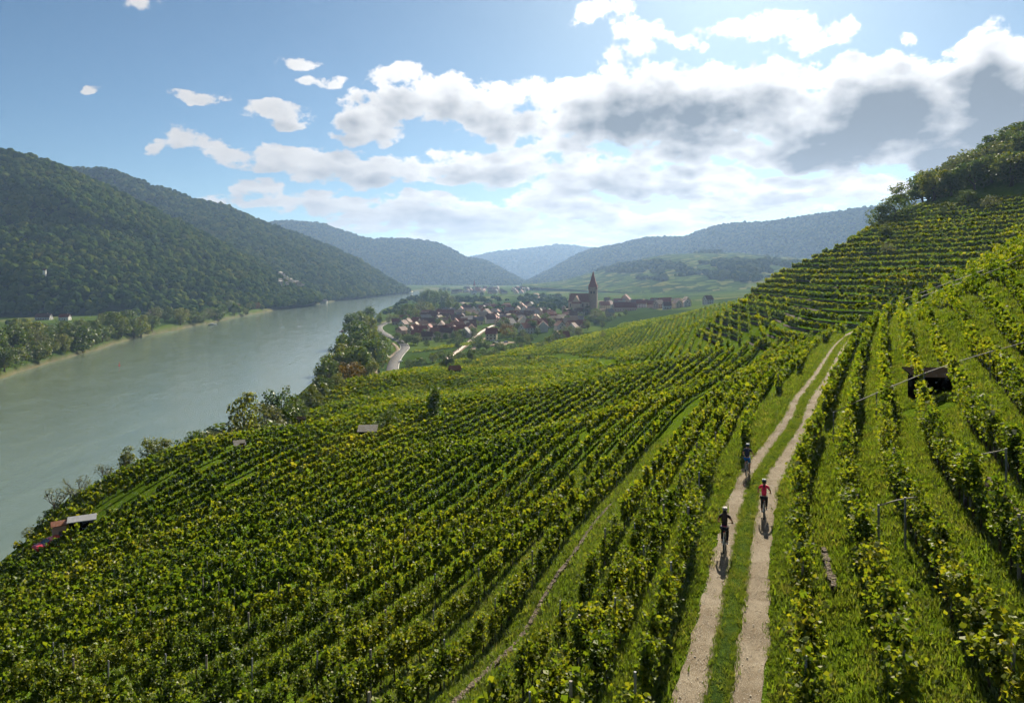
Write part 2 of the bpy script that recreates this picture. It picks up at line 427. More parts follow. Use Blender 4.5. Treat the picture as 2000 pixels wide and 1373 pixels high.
BANK_Y = np.array([-600,-200,0,170,300,400,600,858,1100,1316,1795,2300,2820,3200,3600,4200])
NEAR_X = np.array([-60,-96,-104,-112,-118,-124,-145,-184,-214,-243,-268,-300,-342,-300,-150,200.])
FAR_Y = np.array([-600,-100,200,481,617,822,1039,1282,1592,2100,2667,3000,3400,3700,4200])
FAR_X = np.array([-330,-312,-318,-344,-375,-417,-432,-455,-458,-450,-424,-392,-300,-200,100.])
def bank_near(y): return np.interp(y, BANK_Y, NEAR_X) + 5 * fbm(np.asarray(y) / 45., 0 * np.asarray(y), 3, 5)
def bank_far(y): return np.interp(y, FAR_Y, FAR_X) + 9 * fbm(np.asarray(y) / 60., 0 * np.asarray(y) + 9, 3, 7)

def ground_h(x, y, detail=True):
    shp = np.shape(x)
    x = np.atleast_1d(np.asarray(x, float)).ravel(); y = np.atleast_1d(np.asarray(y, float)).ravel()
    z = np.empty_like(x)
    for c in np.array_split(np.arange(len(x)), max(1, len(x) // 20000)):
        q = np.stack([x[c], y[c]], 1) / _S
        z[c] = _phi(((q[:, None] - _X[None]) ** 2).sum(-1)) @ _W[:_n] + _W[_n] + q @ _W[_n + 1:]
    z = np.clip(z, -56, 140)
    far = sstep(2600, 4200, np.hypot(x, y)); z = z * (1 - far) + (-50) * far
    if detail:
        z += .35 * fbm(x / 9., y / 9., 3, 3) * sstep(3, 9, np.abs(x - 12)) + 1.2 * fbm(x / 60., y / 60., 2, 4)
    d, s = track_coord(x, y)
    w = 1 - sstep(1.7, 4.5, np.abs(d)); z = z * (1 - w)
    # river bed between the banks
    bn = bank_near(y); bf = bank_far(y)
    inn = np.minimum(bn - x, x - bf)                      # > 0 over the water
    bed = sstep(-10, 6, inn)
    z = z * (1 - bed) + (-64.0) * bed
    return z.reshape(shp) if shp else float(z[0])

def gz(x, y): return float(ground_h(np.array([x]), np.array([y]))[0])
_HU = np.arange(-120, 2125, 6.0); _HT = np.exp(np.linspace(math.log(8.0), math.log(4200.0), 900))
_HZ = ground_h(((_HU[:, None] - U0) / F * _HT[None]).ravel(), np.tile(_HT, len(_HU))).reshape(len(_HU), -1)
def hit(u, v, t0=8.0, t1=4000.0, dz=0.0):
    """where the view ray of a photo pixel meets the ground (raised by dz)"""
    k = min(max((u - _HU[0]) / 6.0, 0), len(_HU) - 1.001); i = int(k); f = k - i
    z = _HZ[i] * (1 - f) + _HZ[i + 1] * f + dz
    below = np.where((z >= ZC - (v - V0) / F * _HT) & (_HT >= t0) & (_HT <= t1))[0]
    if not len(below): return None
    t = float(_HT[below[0]])
    if below[0] > 0 and _HT[below[0] - 1] >= t0:
        g1 = z[below[0]] - (ZC - (v - V0) / F * t); t_ = _HT[below[0] - 1]; g0 = z[below[0] - 1] - (ZC - (v - V0) / F * t_)
        t = float(t_ + (t - t_) * (-g0) / (g1 - g0 + 1e-9))
    return ((u - U0) / F * t, t, gz((u - U0) / F * t, t))

# ground sheet: a polar grid round the camera, fine where the picture looks
_ang = np.radians(np.concatenate([np.linspace(-180, -48, 34)[:-1], np.linspace(-48, -39, 30)[:-1], np.linspace(-39, 39, 440), np.linspace(39, 48, 30)[1:], np.linspace(48, 180, 34)[1:]]))[:-1]
_rad = np.exp(np.linspace(math.log(1.5), math.log(16000), 540))
_rr, _aa = np.meshgrid(_rad, _ang, indexing='ij')
gx, gy = (_rr * np.sin(_aa)).ravel(), (_rr * np.cos(_aa)).ravel()
gzv = ground_h(gx, gy)
na, nr = len(_ang), len(_rad)
_i, _j = np.meshgrid(np.arange(nr - 1), np.arange(na), indexing='ij'); _j2 = (_j + 1) % na
quads = np.stack([_i * na + _j, _i * na + _j2, (_i + 1) * na + _j2, (_i + 1) * na + _j], -1).reshape(-1, 4)
V = np.stack([gx, gy, gzv], 1)
V = np.vstack([V, [[0, 0, gz(0, 0)]]])
tri = np.stack([np.full(na, nr * na), (np.arange(na) + 1) % na, np.arange(na)], 1)

def ground_material():
    m, t, b = mat_new('ground_cover')
    at = nd(t, 'ShaderNodeAttribute', attribute_name='zone'); s = nd(t, 'ShaderNodeSeparateColor'); t.links.new(at.outputs['Color'], s.inputs[0])
    pos = nd(t, 'ShaderNodeNewGeometry').outputs['Position']
    n1 = noise(t, pos, .9, 6, .65); n2 = noise(t, pos, .07, 4, .6); n3 = noise(t, pos, 9.0, 4, .7)
    mixn = mth(t, 'ADD', mth(t, 'MULTIPLY', n1, .6), mth(t, 'MULTIPLY', n2, .4))
    grass = ramp(t, mixn, [(.28, (.032, .058, .006)), (.45, (.062, .105, .008)), (.6, (.095, .145, .010)), (.75, (.12, .13, .022))])
    grass = mixc(t, maprange(t, n3, .35, .7, 0, .45), grass, (.03, .05, .008))
    soil = ramp(t, n1, [(.3, (.06, .04, .022)), (.7, (.15, .105, .06))])
    soilw = mth(t, 'MULTIPLY', maprange(t, n1, .56, .72, 0, 1), s.outputs[1])
    # fields of the valley floor
    mp = nd(t, 'ShaderNodeMapping'); t.links.new(pos, mp.inputs[0]); mp.inputs['Rotation'].default_value = (0, 0, .45); mp.inputs['Scale'].default_value = (.016, .0075, 0)
    vo = nd(t, 'ShaderNodeTexVoronoi', voronoi_dimensions='2D'); t.links.new(mp.outputs[0], vo.inputs['Vector']); vo.inputs['Scale'].default_value = 1.0
    sv = nd(t, 'ShaderNodeSeparateColor'); t.links.new(vo.outputs['Color'], sv.inputs[0])
    field = ramp(t, sv.outputs[0], [(.1, (.022, .042, .009)), (.35, (.042, .074, .013)), (.6, (.075, .108, .02)), (.8, (.05, .085, .013)), (.92, (.13, .13, .045))])
    field = mixc(t, maprange(t, n1, .3, .7, 0, .4), field, (.03, .055, .015))
    ve = nd(t, 'ShaderNodeTexVoronoi', voronoi_dimensions='2D', feature='DISTANCE_TO_EDGE'); t.links.new(mp.outputs[0], ve.inputs['Vector']); ve.inputs['Scale'].default_value = 1.0
    field = mixc(t, maprange(t, ve.outputs['Distance'], .0, .07, .8, 0), field, (.015, .03, .008))
    wv_ = nd(t, 'ShaderNodeTexWave'); t.links.new(mp.outputs[0], wv_.inputs['Vector']); wv_.inputs['Scale'].default_value = 9.0; wv_.inputs['Distortion'].default_value = 1.5
    field = mixc(t, maprange(t, wv_.outputs['Fac'], .3, .8, 0, .35), field, (.02, .04, .010))
    c = mixc(t, s.outputs[0], field, grass)
    c = mixc(t, soilw, c, soil)
    gravel = ramp(t, n3, [(.3, (.08, .07, .05)), (.7, (.17, .145, .10))])
    c = mixc(t, s.outputs[2], c, gravel)
    t.links.new(c, b.inputs['Base Color']); b.inputs['Roughness'].default_value = 1; b.inputs['Specular IOR Level'].default_value = 0
    bump(t, b, n3, .8, .12)
    return m
M_GROUND = ground_material()
me = mesh_np('ground', V, [quads, tri], M_GROUND, smooth=True)
_r = np.hypot(V[:, 0], V[:, 1])
slope_w = sstep(-51, -47, V[:, 2]) * (1 - sstep(470, 560, V[:, 1]))
_bn = np.minimum(bank_near(V[:, 1]) - V[:, 0], V[:, 0] - bank_far(V[:, 1]))
gravel_w = .8 * sstep(-5.0, -1.5, _bn)
zone = np.stack([slope_w, .55 + .45 * sstep(0, .2, fbm(V[:, 0] / 14., V[:, 1] / 14., 2, 31)), gravel_w, np.ones(len(V))], 1).astype(np.float32)
ca = me.color_attributes.new('zone', 'FLOAT_COLOR', 'POINT'); ca.data.foreach_set('color', zone.ravel())
obj('ground', me, kind='structure')

# river
def water_material():
    m, t, b = mat_new('river_water')
    pos = nd(t, 'ShaderNodeNewGeometry').outputs['Position']
    mp = nd(t, 'ShaderNodeMapping'); t.links.new(pos, mp.inputs[0]); mp.inputs['Rotation'].default_value = (0, 0, -.12); mp.inputs['Scale'].default_value = (.10, .022, .1)
    a = noise(t, mp.outputs[0], 1.0, 6, .6)
    mp2 = nd(t, 'ShaderNodeMapping'); t.links.new(pos, mp2.inputs[0]); mp2.inputs['Rotation'].default_value = (0, 0, .3); mp2.inputs['Scale'].default_value = (.35, .8, .5)
    r = noise(t, mp2.outputs[0], 1.0, 4, .6)
    col = ramp(t, a, [(.3, (.085, .112, .082)), (.7, (.112, .142, .108))])
    t.links.new(col, b.inputs['Base Color'])
    t.links.new(maprange(t, a, .35, .7, .07, .16), b.inputs['Roughness'])
    b.inputs['IOR'].default_value = 1.33; b.inputs['Specular IOR Level'].default_value = .5
    h = mth(t, 'ADD', mth(t, 'MULTIPLY', a, 2.0), r)
    bump(t, b, h, .22, .35)
    return m
ys = np.concatenate([np.linspace(-590, 3600, 150)])
cols = 24
wx = np.linspace(0, 1, cols)[None, :] * ((bank_near(ys) + 12) - (bank_far(ys) - 12))[:, None] + (bank_far(ys) - 12)[:, None]
Vw = np.stack([wx.ravel(), np.repeat(ys, cols), np.full(wx.size, RIVER_Z)], 1)
_i, _j = np.meshgrid(np.arange(len(ys) - 1), np.arange(cols - 1), indexing='ij')
qw = np.stack([_i * cols + _j, _i * cols + _j + 1, (_i + 1) * cols + _j + 1, (_i + 1) * cols + _j], -1).reshape(-1, 4)
obj('river', mesh_np('river', Vw, qw, water_material(), smooth=True), kind='structure')

# ------------------------------------------------------------------ scatter (stuff only): mesh points carrying instances
def scatter(name, pts, scl, rot, idx, protos, label, cat):
    me = bpy.data.meshes.new(name); me.vertices.add(len(pts)); me.vertices.foreach_set('co', np.asarray(pts, np.float32).ravel())
    me.attributes.new('scl', 'FLOAT_VECTOR', 'POINT').data.foreach_set('vector', np.asarray(scl, np.float32).ravel())
    me.attributes.new('rot', 'FLOAT_VECTOR', 'POINT').data.foreach_set('vector', np.asarray(rot, np.float32).ravel())
    me.attributes.new('idx', 'INT', 'POINT').data.foreach_set('value', np.asarray(idx, np.int32))
    col = bpy.data.collections.new(name + '_kinds')
    for p in protos: col.objects.link(p)
    ng = bpy.data.node_groups.new(name, 'GeometryNodeTree')
    ng.interface.new_socket('Geometry', in_out='INPUT', socket_type='NodeSocketGeometry'); ng.interface.new_socket('Geometry', in_out='OUTPUT', socket_type='NodeSocketGeometry')
    i, o = ng.nodes.new('NodeGroupInput'), ng.nodes.new('NodeGroupOutput')
    ci = ng.nodes.new('GeometryNodeCollectionInfo'); ci.inputs['Collection'].default_value = col; ci.inputs['Separate Children'].default_value = True; ci.inputs['Reset Children'].default_value = True
    ip = ng.nodes.new('GeometryNodeInstanceOnPoints'); ip.inputs['Pick Instance'].default_value = True
    def att(nm, ty):
        a = ng.nodes.new('GeometryNodeInputNamedAttribute'); a.data_type = ty; a.inputs['Name'].default_value = nm; return a.outputs['Attribute']
    ng.links.new(i.outputs[0], ip.inputs['Points']); ng.links.new(ci.outputs[0], ip.inputs['Instance'])
    ng.links.new(att('idx', 'INT'), ip.inputs['Instance Index']); ng.links.new(att('scl', 'FLOAT_VECTOR'), ip.inputs['Scale'])
    er = ng.nodes.new('FunctionNodeEulerToRotation'); ng.links.new(att('rot', 'FLOAT_VECTOR'), er.inputs[0]); ng.links.new(er.outputs[0], ip.inputs['Rotation'])
    ng.links.new(ip.outputs[0], o.inputs[0])
    ob = obj(name, me, kind='stuff'); tag(ob, label, cat)
    md = ob.modifiers.new('scatter', 'NODES'); md.node_group = ng
    return ob

def blob_crown(name, seed, mat, sub=3, rough=.34):
    bm = bmesh.new(); bmesh.ops.create_icosphere(bm, subdivisions=sub, radius=1)
    r = np.random.default_rng(seed); k = r.normal(size=(34, 3)); k /= np.linalg.norm(k, axis=1)[:, None]; amp = r.uniform(.2, 1, 34)
    for v in bm.verts:
        p = np.array(v.co); d = (k @ p); s = (amp * np.maximum(0, (d - .72) / .28) ** 1.0).max()
        s = .74 + rough * s + r.uniform(-.09, .09)
        v.co = Vector(p * s); v.co.z *= .9 if v.co.z > 0 else .75
    me = bpy.data.meshes.new(name); bm.to_mesh(me); bm.free(); me.materials.append(mat)
    return bpy.data.objects.new(name, me)
FOREST = [blob_crown('forest_tree', 100 + i, M_FOREST) for i in range(6)]

# ------------------------------------------------------------------ hills
def hill_floor_material(name, field=False):
    m, t, b = mat_new(name)
    pos = nd(t, 'ShaderNodeNewGeometry').outputs['Position']
    n = noise(t, pos, .02, 5, .6)
    if field:
        mp = nd(t, 'ShaderNodeMapping'); t.links.new(pos, mp.inputs[0]); mp.inputs['Rotation'].default_value = (0, 0, -.35); mp.inputs['Scale'].default_value = (.006, .006, .016)
        vo = nd(t, 'ShaderNodeTexVoronoi', voronoi_dimensions='3D'); t.links.new(mp.outputs[0], vo.inputs['Vector'])
        sv = nd(t, 'ShaderNodeSeparateColor'); t.links.new(vo.outputs['Color'], sv.inputs[0])
        c = ramp(t, sv.outputs[0], [(.1, (.018, .036, .008)), (.4, (.040, .068, .012)), (.7, (.070, .10, .018)), (.92, (.13, .125, .04))])
        # terrace edges: thin dark contour lines
        sz = nd(t, 'ShaderNodeSeparateXYZ'); t.links.new(pos, sz.inputs[0])
        ln = mth(t, 'FRACT', mth(t, 'ADD', mth(t, 'MULTIPLY', sz.outputs[2], .11), mth(t, 'MULTIPLY', n, 3.0)))
        ve = nd(t, 'ShaderNodeTexVoronoi', voronoi_dimensions='3D', feature='DISTANCE_TO_EDGE'); t.links.new(mp.outputs[0], ve.inputs['Vector'])
        c = mixc(t, maprange(t, ve.outputs['Distance'], .0, .08, .75, 0), c, (.012, .024, .008))
        c = mixc(t, maprange(t, ln, .0, .3, .8, 0), c, (.012, .022, .008))
    else:
        c = ramp(t, n, [(.3, (.018, .03, .010)), (.7, (.04, .05, .015))])
    t.links.new(c, b.inputs['Base Color']); b.inputs['Roughness'].default_value = 1; b.inputs['Specular IOR Level'].default_value = 0
    return m
M_HILL = hill_floor_material('forest_floor'); M_FIELDHILL = hill_floor_material('vineyard_slope', True)

def make_hill(cols, seed, mat, gully=.12, nu=110, ns=34, lower=6.0, lam=180.):
    """cols: (u, foot v, foot depth, crest v, crest depth); a lofted hillside with a back slope"""
    cols = np.array(cols, float); us = np.linspace(cols[0, 0], cols[-1, 0], nu)
    vf, tf, vc, tcr = (np.interp(us, cols[:, 0], cols[:, k]) for k in range(1, 5))
    s = np.concatenate([np.linspace(0, 1, ns), 1 + np.linspace(.06, .8, 10)])
    foot = np.stack([(us - U0) / F * tf, tf, ZC - (vf - V0) / F * tf], 1)
    crest = np.stack([(us - U0) / F * tcr, tcr, ZC - (vc - V0) / F * tcr - lower], 1)
    G = np.zeros((nu, len(s), 3))
    for k, q in enumerate(s):
        if q <= 1:
            G[:, k, :2] = foot[:, :2] + (crest - foot)[:, :2] * q
            G[:, k, 2] = foot[:, 2] + (crest - foot)[:, 2] * (.72 * q + .28 * math.sin(q * math.pi / 2))
        else:
            G[:, k, :2] = foot[:, :2] + (crest - foot)[:, :2] * q
            G[:, k, 2] = crest[:, 2] - (crest - foot)[:, 2] * (q - 1) * 1.1
    dirn = crest[:, :2] - foot[:, :2]; L = np.linalg.norm(dirn, axis=1)
    for k, q in enumerate(s):
        if 0 < q < 1:
            f = fbm(G[:, k, 0] / lam + .3 * G[:, k, 2] / lam, G[:, k, 1] / lam, 4, seed)
            w = math.sin(math.pi * q) ** .7
            G[:, k, :2] += dirn * (f * gully * 2.0 * w)[:, None]
            G[:, k, 2] += f * gully * .5 * L * w
    i, j = np.meshgrid(np.arange(nu - 1), np.arange(len(s) - 1), indexing='ij'); n = len(s)
    q = np.stack([i * n + j, (i + 1) * n + j, (i + 1) * n + j + 1, i * n + j + 1], -1).reshape(-1, 4)
    o = obj('hill', mesh_np('hill', G.reshape(-1, 3), q, mat, smooth=True), kind='structure')
    return G, ns, o

def hill_points(G, ns, spacing, seed, smin=0.0, smax=1.12, keep=None):
    r = np.random.default_rng(seed)
    A, B, C, D = G[:-1, :-1], G[1:, :-1], G[1:, 1:], G[:-1, 1:]
    area = np.linalg.norm(np.cross(C - A, D - B), axis=-1) * .5
    n = G.shape[1]; sidx = np.arange(n - 1) / (ns - 1)
    ok = (sidx >= smin) & (sidx <= smax); area = area * ok[None]
    N = int(area.sum() / spacing ** 2)
    pick = r.choice(area.size, N, p=(area / area.sum()).ravel()); i, j = np.unravel_index(pick, area.shape)
    a, b = r.random(N)[:, None], r.random(N)[:, None]
    pts = (A[i, j] * (1 - a) + B[i, j] * a) * (1 - b) + (D[i, j] * (1 - a) + C[i, j] * a) * b
    if keep is not None: pts = pts[keep(pts)]
    return pts

FOREST_PTS = []
def forest_on(pts, size, seed):
    r = np.random.default_rng(seed); n = len(pts); s = size * r.choice([.55, .8, 1.0, 1.25, 1.6], n, p=[.2, .25, .25, .2, .1]) * r.uniform(.85, 1.15, n)
    p = pts.copy(); p[:, 2] += s * .45
    scl = np.stack([s, s, s * r.uniform(.85, 1.35, n)], 1)
    FOREST_PTS.append((p, scl, np.stack([np.zeros(n), np.zeros(n), r.uniform(0, 6.28, n)], 1), r.integers(0, len(FOREST), n)))

HA = make_hill([(-700,618,900,230,1400),(-300,618,980,240,1450),(-120,620,1030,268,1480),(0,618,1060,289,1500),(60,617,1070,303,1520),(120,615,1085,322,1550),(200,613,1110,358,1590),(280,611,1140,398,1620),
                (360,609,1180,436,1650),(430,606,1230,470,1670),(500,602,1310,507,1690),(560,597,1420,543,1700),(625,588,1560,582,1690)], 3, M_HILL, gully=.36, nu=190, ns=60, lam=210)
HB = make_hill([(-100,600,1900,345,2300),(60,600,1900,335,2350),(133,600,1900,329,2400),(196,600,1850,326,2400),(245,598,1800,340,2400),(287,598,1750,358,2400),(336,597,1700,371,2400),(371,596,1650,386,2420),(444,594,1600,402,2450),
                (490,593,1600,424,2500),(518,592,1620,436,2550),(560,591,1660,450,2600),(630,587,1760,477,2700),(700,580,1980,507,2750),(750,575,2250,538,2780),(800,570,2600,568,2750)], 9, M_HILL, gully=.34, nu=170, ns=48, lam=260)
HC = make_hill([(380,557,3900,410,4600),(450,557,3900,440,4600),(521,557,3900,435,4700),(553,557,3900,430,4800),(590,557,3900,433,4800),(630,557,3900,436,4900),(665,557,3900,448,4900),(700,557,3900,461,4900),(728,557,3900,467,4950),(745,557,3900,465,5000),(801,557,3900,466,5000),
                (850,557,3900,473,5000),(875,557,3900,482,5000),(910,557,3900,502,5000),(945,557,3900,507,4950),(985,557,3850,527,4800),(1030,557,3850,552,4500)], 21, M_HILL, gully=.16, nu=120, ns=34, lam=480)
HD = make_hill([(850,547,6500,520,8000),(917,547,6500,503,8300),(973,547,6500,491,8500),(1015,547,6500,488,8500),(1055,547,6500,483,8500),(1088,547,6500,479,8500),(1137,547,6500,484,8600),(1200,547,6500,488,8600),(1300,547,6500,500,8600)], 33, M_HILL, gully=.2, nu=80, ns=28, lam=800)
HE = make_hill([(1005,556,4000,556,4300),(1032,555,4000,548,4700),(1060,553,4000,534,4800),(1085,551,4000,521,4900),(1120,548,4000,500,5000),(1155,545,3950,486,5000),(1207,540,3900,477,4900),(1260,535,3800,464,4800),(1309,530,3700,462,4600),(1340,528,3600,462,4500),
                (1365,526,3550,451,4400),(1400,524,3500,440,4300),(1440,523,3400,435,4200),(1488,522,3300,434,4000),(1530,522,3200,428,3900),(1590,522,3100,419,3700),(1650,522,3000,410,3500),(1734,522,2900,399,3400),(1850,522,2900,388,3300),(2050,522,2900,370,3200),(2400,522,2900,360,3200)], 45, M_HILL, gully=.17, nu=150, ns=36, lam=430)
HF = make_hill([(1020,560,2600,557,3100),(1100,565,2400,548,3200),(1160,568,2200,532,3200),(1230,572,1950,512,3200),(1300,575,1800,499,3150),(1370,576,1700,494,3100),(1440,576,1600,495,3000),(1500,574,1550,500,2900),(1580,570,1500,506,2700),(1700,560,1500,500,2700),(1900,560,1500,490,2700)], 57, M_FIELDHILL, gully=.10, nu=130, ns=40, lower=0, lam=330)
for k, (H, sp, sz) in enumerate([(HA, 6.8, 5.2), (HB, 8.4, 6.2), (HC, 9.5, 6.0), (HD, 18, 10.5), (HE, 10, 6.2)]):
    forest_on(hill_points(H[0], H[1], sp, 70 + k), sz, 80 + k)
# copses and hedge lines between the vineyards on the field hill
fp = hill_points(HF[0], HF[1], 13, 91)
w = fbm(fp[:, 0] / 170., fp[:, 2] / 22., 3, 12) + .35 * fbm(fp[:, 0] / 60., fp[:, 2] / 9., 2, 14)
forest_on(fp[w > .14], 7.5, 92)
# ------------------------------------------------------------------ the gravel track
def offset_curve(d, s0, s1, step):
    s = np.arange(s0, s1, step); i = s / .5
    p = np.stack([np.interp(i, np.arange(len(TRACK)), TRACK[:, k]) for k in (0, 1)], 1)
    n = np.stack([np.interp(i, np.arange(len(TRACK)), TRACK_N[:, k]) for k in (0, 1)], 1)
    dd = d if np.isscalar(d) else d(s)[:, None]
    return p + n * dd, n, s
def strip(name, dl, dr, z, s0, s1, step, mat, ncross=6, dip=0.0, jit=.0, seed=1, parent=None, kind=None):
    s = np.arange(s0, s1, step)
    L = dl + jit * (fbm(s / 1.1, s * 0 + seed, 3, seed) * 2 + .5 * fbm(s / 6., s * 0, 2, seed + 3)); R = dr + jit * (fbm(s / 1.1, s * 0 + seed + 50, 3, seed) * 2 + .5 * fbm(s / 6., s * 0 + 9, 2, seed + 5))
    rows = []
    for k in range(ncross):
        a = k / (ncross - 1); d = L * (1 - a) + R * a
        p, n, _ = offset_curve(0, s0, s1, step); p = p + n * d[:, None]
        zz = z - dip * math.sin(math.pi * a) + .02 * fbm(p[:, 0] * 1.5, p[:, 1] * 1.5, 2, 8)
        base = ground_h(p[:, 0], p[:, 1])
        rows.append(np.column_stack([p, base + zz]))
    G = np.stack(rows, 1); n0, n1 = G.shape[:2]
    i, j = np.meshgrid(np.arange(n0 - 1), np.arange(n1 - 1), indexing='ij')
    q = np.stack([i * n1 + j, i * n1 + j + 1, (i + 1) * n1 + j + 1, (i + 1) * n1 + j], -1).reshape(-1, 4)
    return obj(name, mesh_np(name, G.reshape(-1, 3), q, mat, smooth=True), parent, kind=kind)
def gravel_material():
    m, t, b = mat_new('track_gravel')
    pos = nd(t, 'ShaderNodeNewGeometry').outputs['Position']
    big = noise(t, pos, .55, 5, .6); fine = noise(t, pos, 28, 3, .7); mid = noise(t, pos, 4.0, 5, .65)
    c = ramp(t, big, [(.3, (.11, .085, .055)), (.5, (.19, .155, .11)), (.75, (.26, .225, .17))])
    c = mixc(t, maprange(t, mid, .45, .7, 0, .6), c, (.13, .095, .058))
    c = mixc(t, maprange(t, fine, .55, .72, 0, .7), c, (.46, .43, .37))
    c = mixc(t, maprange(t, fine, .42, .28, 0, .6), c, (.10, .08, .055))
    t.links.new(c, b.inputs['Base Color']); b.inputs['Roughness'].default_value = 1; b.inputs['Specular IOR Level'].default_value = .05
    bump(t, b, mth(t, 'ADD', fine, mid), .7, .03)
    return m
M_GRAVEL = gravel_material()
S_IN = 50.0
track = strip('track', .25, -.24, .045, 44, TRACK_S[-1] - .6, .5, M_GROUND, 4, -.03, .05, 4, kind='structure')
strip('wheel_rut', 1.0, .27, .035, 44, TRACK_S[-1] - .6, .25, M_GRAVEL, 6, .03, .16, 2, parent=track)
strip('wheel_rut', -.26, -1.06, .035, 44, TRACK_S[-1] - .6, .25, M_GRAVEL, 6, .03, .16, 5, parent=track)

# ------------------------------------------------------------------ leaves
def leaf_quads(c, nrm, size, r):
    """folded diamond leaves; c (n,3), nrm (n,3), size (n,)"""
    n = len(c); nrm = nrm / np.linalg.norm(nrm, axis=1)[:, None]
    a = r.normal(size=(n, 3)); a -= (a * nrm).sum(1)[:, None] * nrm; a /= np.linalg.norm(a, axis=1)[:, None]
    b = np.cross(nrm, a); s = size[:, None]
    V = np.empty((n, 4, 3)); V[:, 0] = c - a * s * .5; V[:, 2] = c + a * s * .58
    V[:, 1] = c + b * s * .5 + nrm * s * .16; V[:, 3] = c - b * s * .5 + nrm * s * .16
    return V
def quads_mesh(name, V, mat):
    n = len(V); return mesh_np(name, V.reshape(-1, 3), np.arange(4 * n).reshape(n, 4), mat)

def vine_leaves(N, n, size, r, half=.62, thick=.135):
    """N vines x n leaves in each vine's own frame (x along the row)"""
    nsh = 9
    bx = r.uniform(-half, half, (N, nsh)); top = r.uniform(1.15, 1.88, (N, nsh)) ; lean = r.normal(0, .085, (N, nsh)); lx = r.normal(0, .16, (N, nsh))
    k = r.integers(0, nsh, (N, n)); I = np.arange(N)[:, None]
    h = r.beta(1.5, 1.1, (N, n)); z = .52 + h * (top[I, k] - .52)
    droop = np.maximum(0, h - .72) * r.normal(0, 1.1, (N, n))
    x = bx[I, k] + lx[I, k] * h + r.normal(0, .085, (N, n)); y = lean[I, k] * h + droop * .42 + r.normal(0, thick * .55, (N, n))
    z -= np.abs(droop) * .25
    c = np.stack([x, y, z], -1)
    nr = r.normal(size=(N, n, 3)) * .75; nr[..., 2] += .45; nr[..., 1] += np.sign(y) * .55
    sz = size * r.uniform(.7, 1.2, (N, n))
    inner = r.random((N, n)) < .22               # larger leaves added in the dense heart to block light and darken the sides
    c[..., 1] *= np.where(inner, .3, 1); sz = np.where(inner, sz * 1.7, sz); nr[..., 1] = np.where(inner, nr[..., 1] * 2.2, nr[..., 1])
    return c, nr, sz
r0 = np.random.default_rng(5)
VINE_CROWN = []
for k in range(12):
    c, nr, sz = vine_leaves(1, 760, .094, r0, half=.6, thick=.165)
    VINE_CROWN.append(quads_mesh('vine_crown', leaf_quads(c[0], nr[0], sz[0], r0), M_VINE))
def vine_trunk(k):
    r = random.Random(k); b = MB(); x = y = 0; pts = [(0, 0, -.15)]
    for i in range(5): x += r.uniform(-.05, .05); y += r.uniform(-.04, .04); pts.append((x, y, .16 * (i + 1)))
    b.tube(pts, [.035, .032, .028, .027, .026, .03], 6)
    for sg in (-1, 1):
        b.tube([(x, y, .78), (x + sg * .2, y + r.uniform(-.04, .04), .9), (x + sg * .5, y + r.uniform(-.05, .05), .94)], [.024, .016, .009], 5)
    return b.mesh('vine_trunk', M_VINEWOOD, True)
VINE_TRUNK = [vine_trunk(k) for k in range(4)]
M_POST = simple('weathered_post', (.22, .19, .16), .8, .3, 8); M_STEEL = simple('galvanised_steel', (.20, .205, .21), .75, .15, 6, metal=.2)
POST = MB().tube([(0, 0, -.4), (0, 0, 1.85)], .032, 6).mesh('post', M_STEEL)
POST_W = MB().tube([(0, 0, -.4), (0, 0, 1.9)], [.05, .042], 6).mesh('post', M_POST)

def ordinal(n): return '%d%s' % (n, 'th' if 10 <= n % 100 <= 20 else {1: 'st', 2: 'nd', 3: 'rd'}.get(n % 10, 'th'))

ROWS = []          # dict(pts (n,3), tan (n,2), label, group, kind)
CLEAR = []         # (x, y, r) kept free of vines
def keep_vine(p):
    u = U0 + F * p[:, 0] / np.maximum(p[:, 1], 1); v = V0 + F * (ZC - p[:, 2]) / np.maximum(p[:, 1], 1)
    ok = (p[:, 1] > 9) & (u > -170) & (u < 2170) & (v < 1520)
    for (x, y, r) in CLEAR: ok &= (p[:, 0] - x) ** 2 + (p[:, 1] - y) ** 2 > r * r
    return ok
def add_row(xy, label, group, gap=.025, seed=0, extra=None, yellow=0):
    z = ground_h(xy[:, 0], xy[:, 1]); p = np.column_stack([xy, z])
    tan = np.gradient(xy, axis=0); tan /= np.linalg.norm(tan, axis=1)[:, None] + 1e-9
    ok = keep_vine(p)
    if extra is not None: ok &= extra(p)
    r = np.random.default_rng(seed); ok &= r.random(len(p)) > gap
    if ok.sum() < 4: return
    ROWS.append(dict(p=p[ok], t=tan[ok], label=label, group=group, seed=seed))

# what stands among the vines (built further on) keeps its own ground
HUT_SPOTS = {k: hit(*q) for k, q in dict(grey_hut=(718,858), small_hut=(588,834), pale_hut=(468,884), shed=(160,1040), brick_hut=(131,1050), car=(104,1072), red_hut=(888,732), dark_hut=(1815,800)).items()}
TREE_SPOTS = {k: hit(*q) for k, q in dict(cypress=(849,822), bush1=(762,838), bush2=(740,850), round1=(872,722)).items()}
for k, q in HUT_SPOTS.items(): CLEAR.append((q[0], q[1], dict(shed=2.6, dark_hut=1.6, car=1.9, brick_hut=1.4).get(k, 2.0)))
for k, q in TREE_SPOTS.items(): CLEAR.append((q[0], q[1], 2.2))
CLEAR.append((HUT_SPOTS['shed'][0] + 2, HUT_SPOTS['shed'][1] + 7, 4.5))

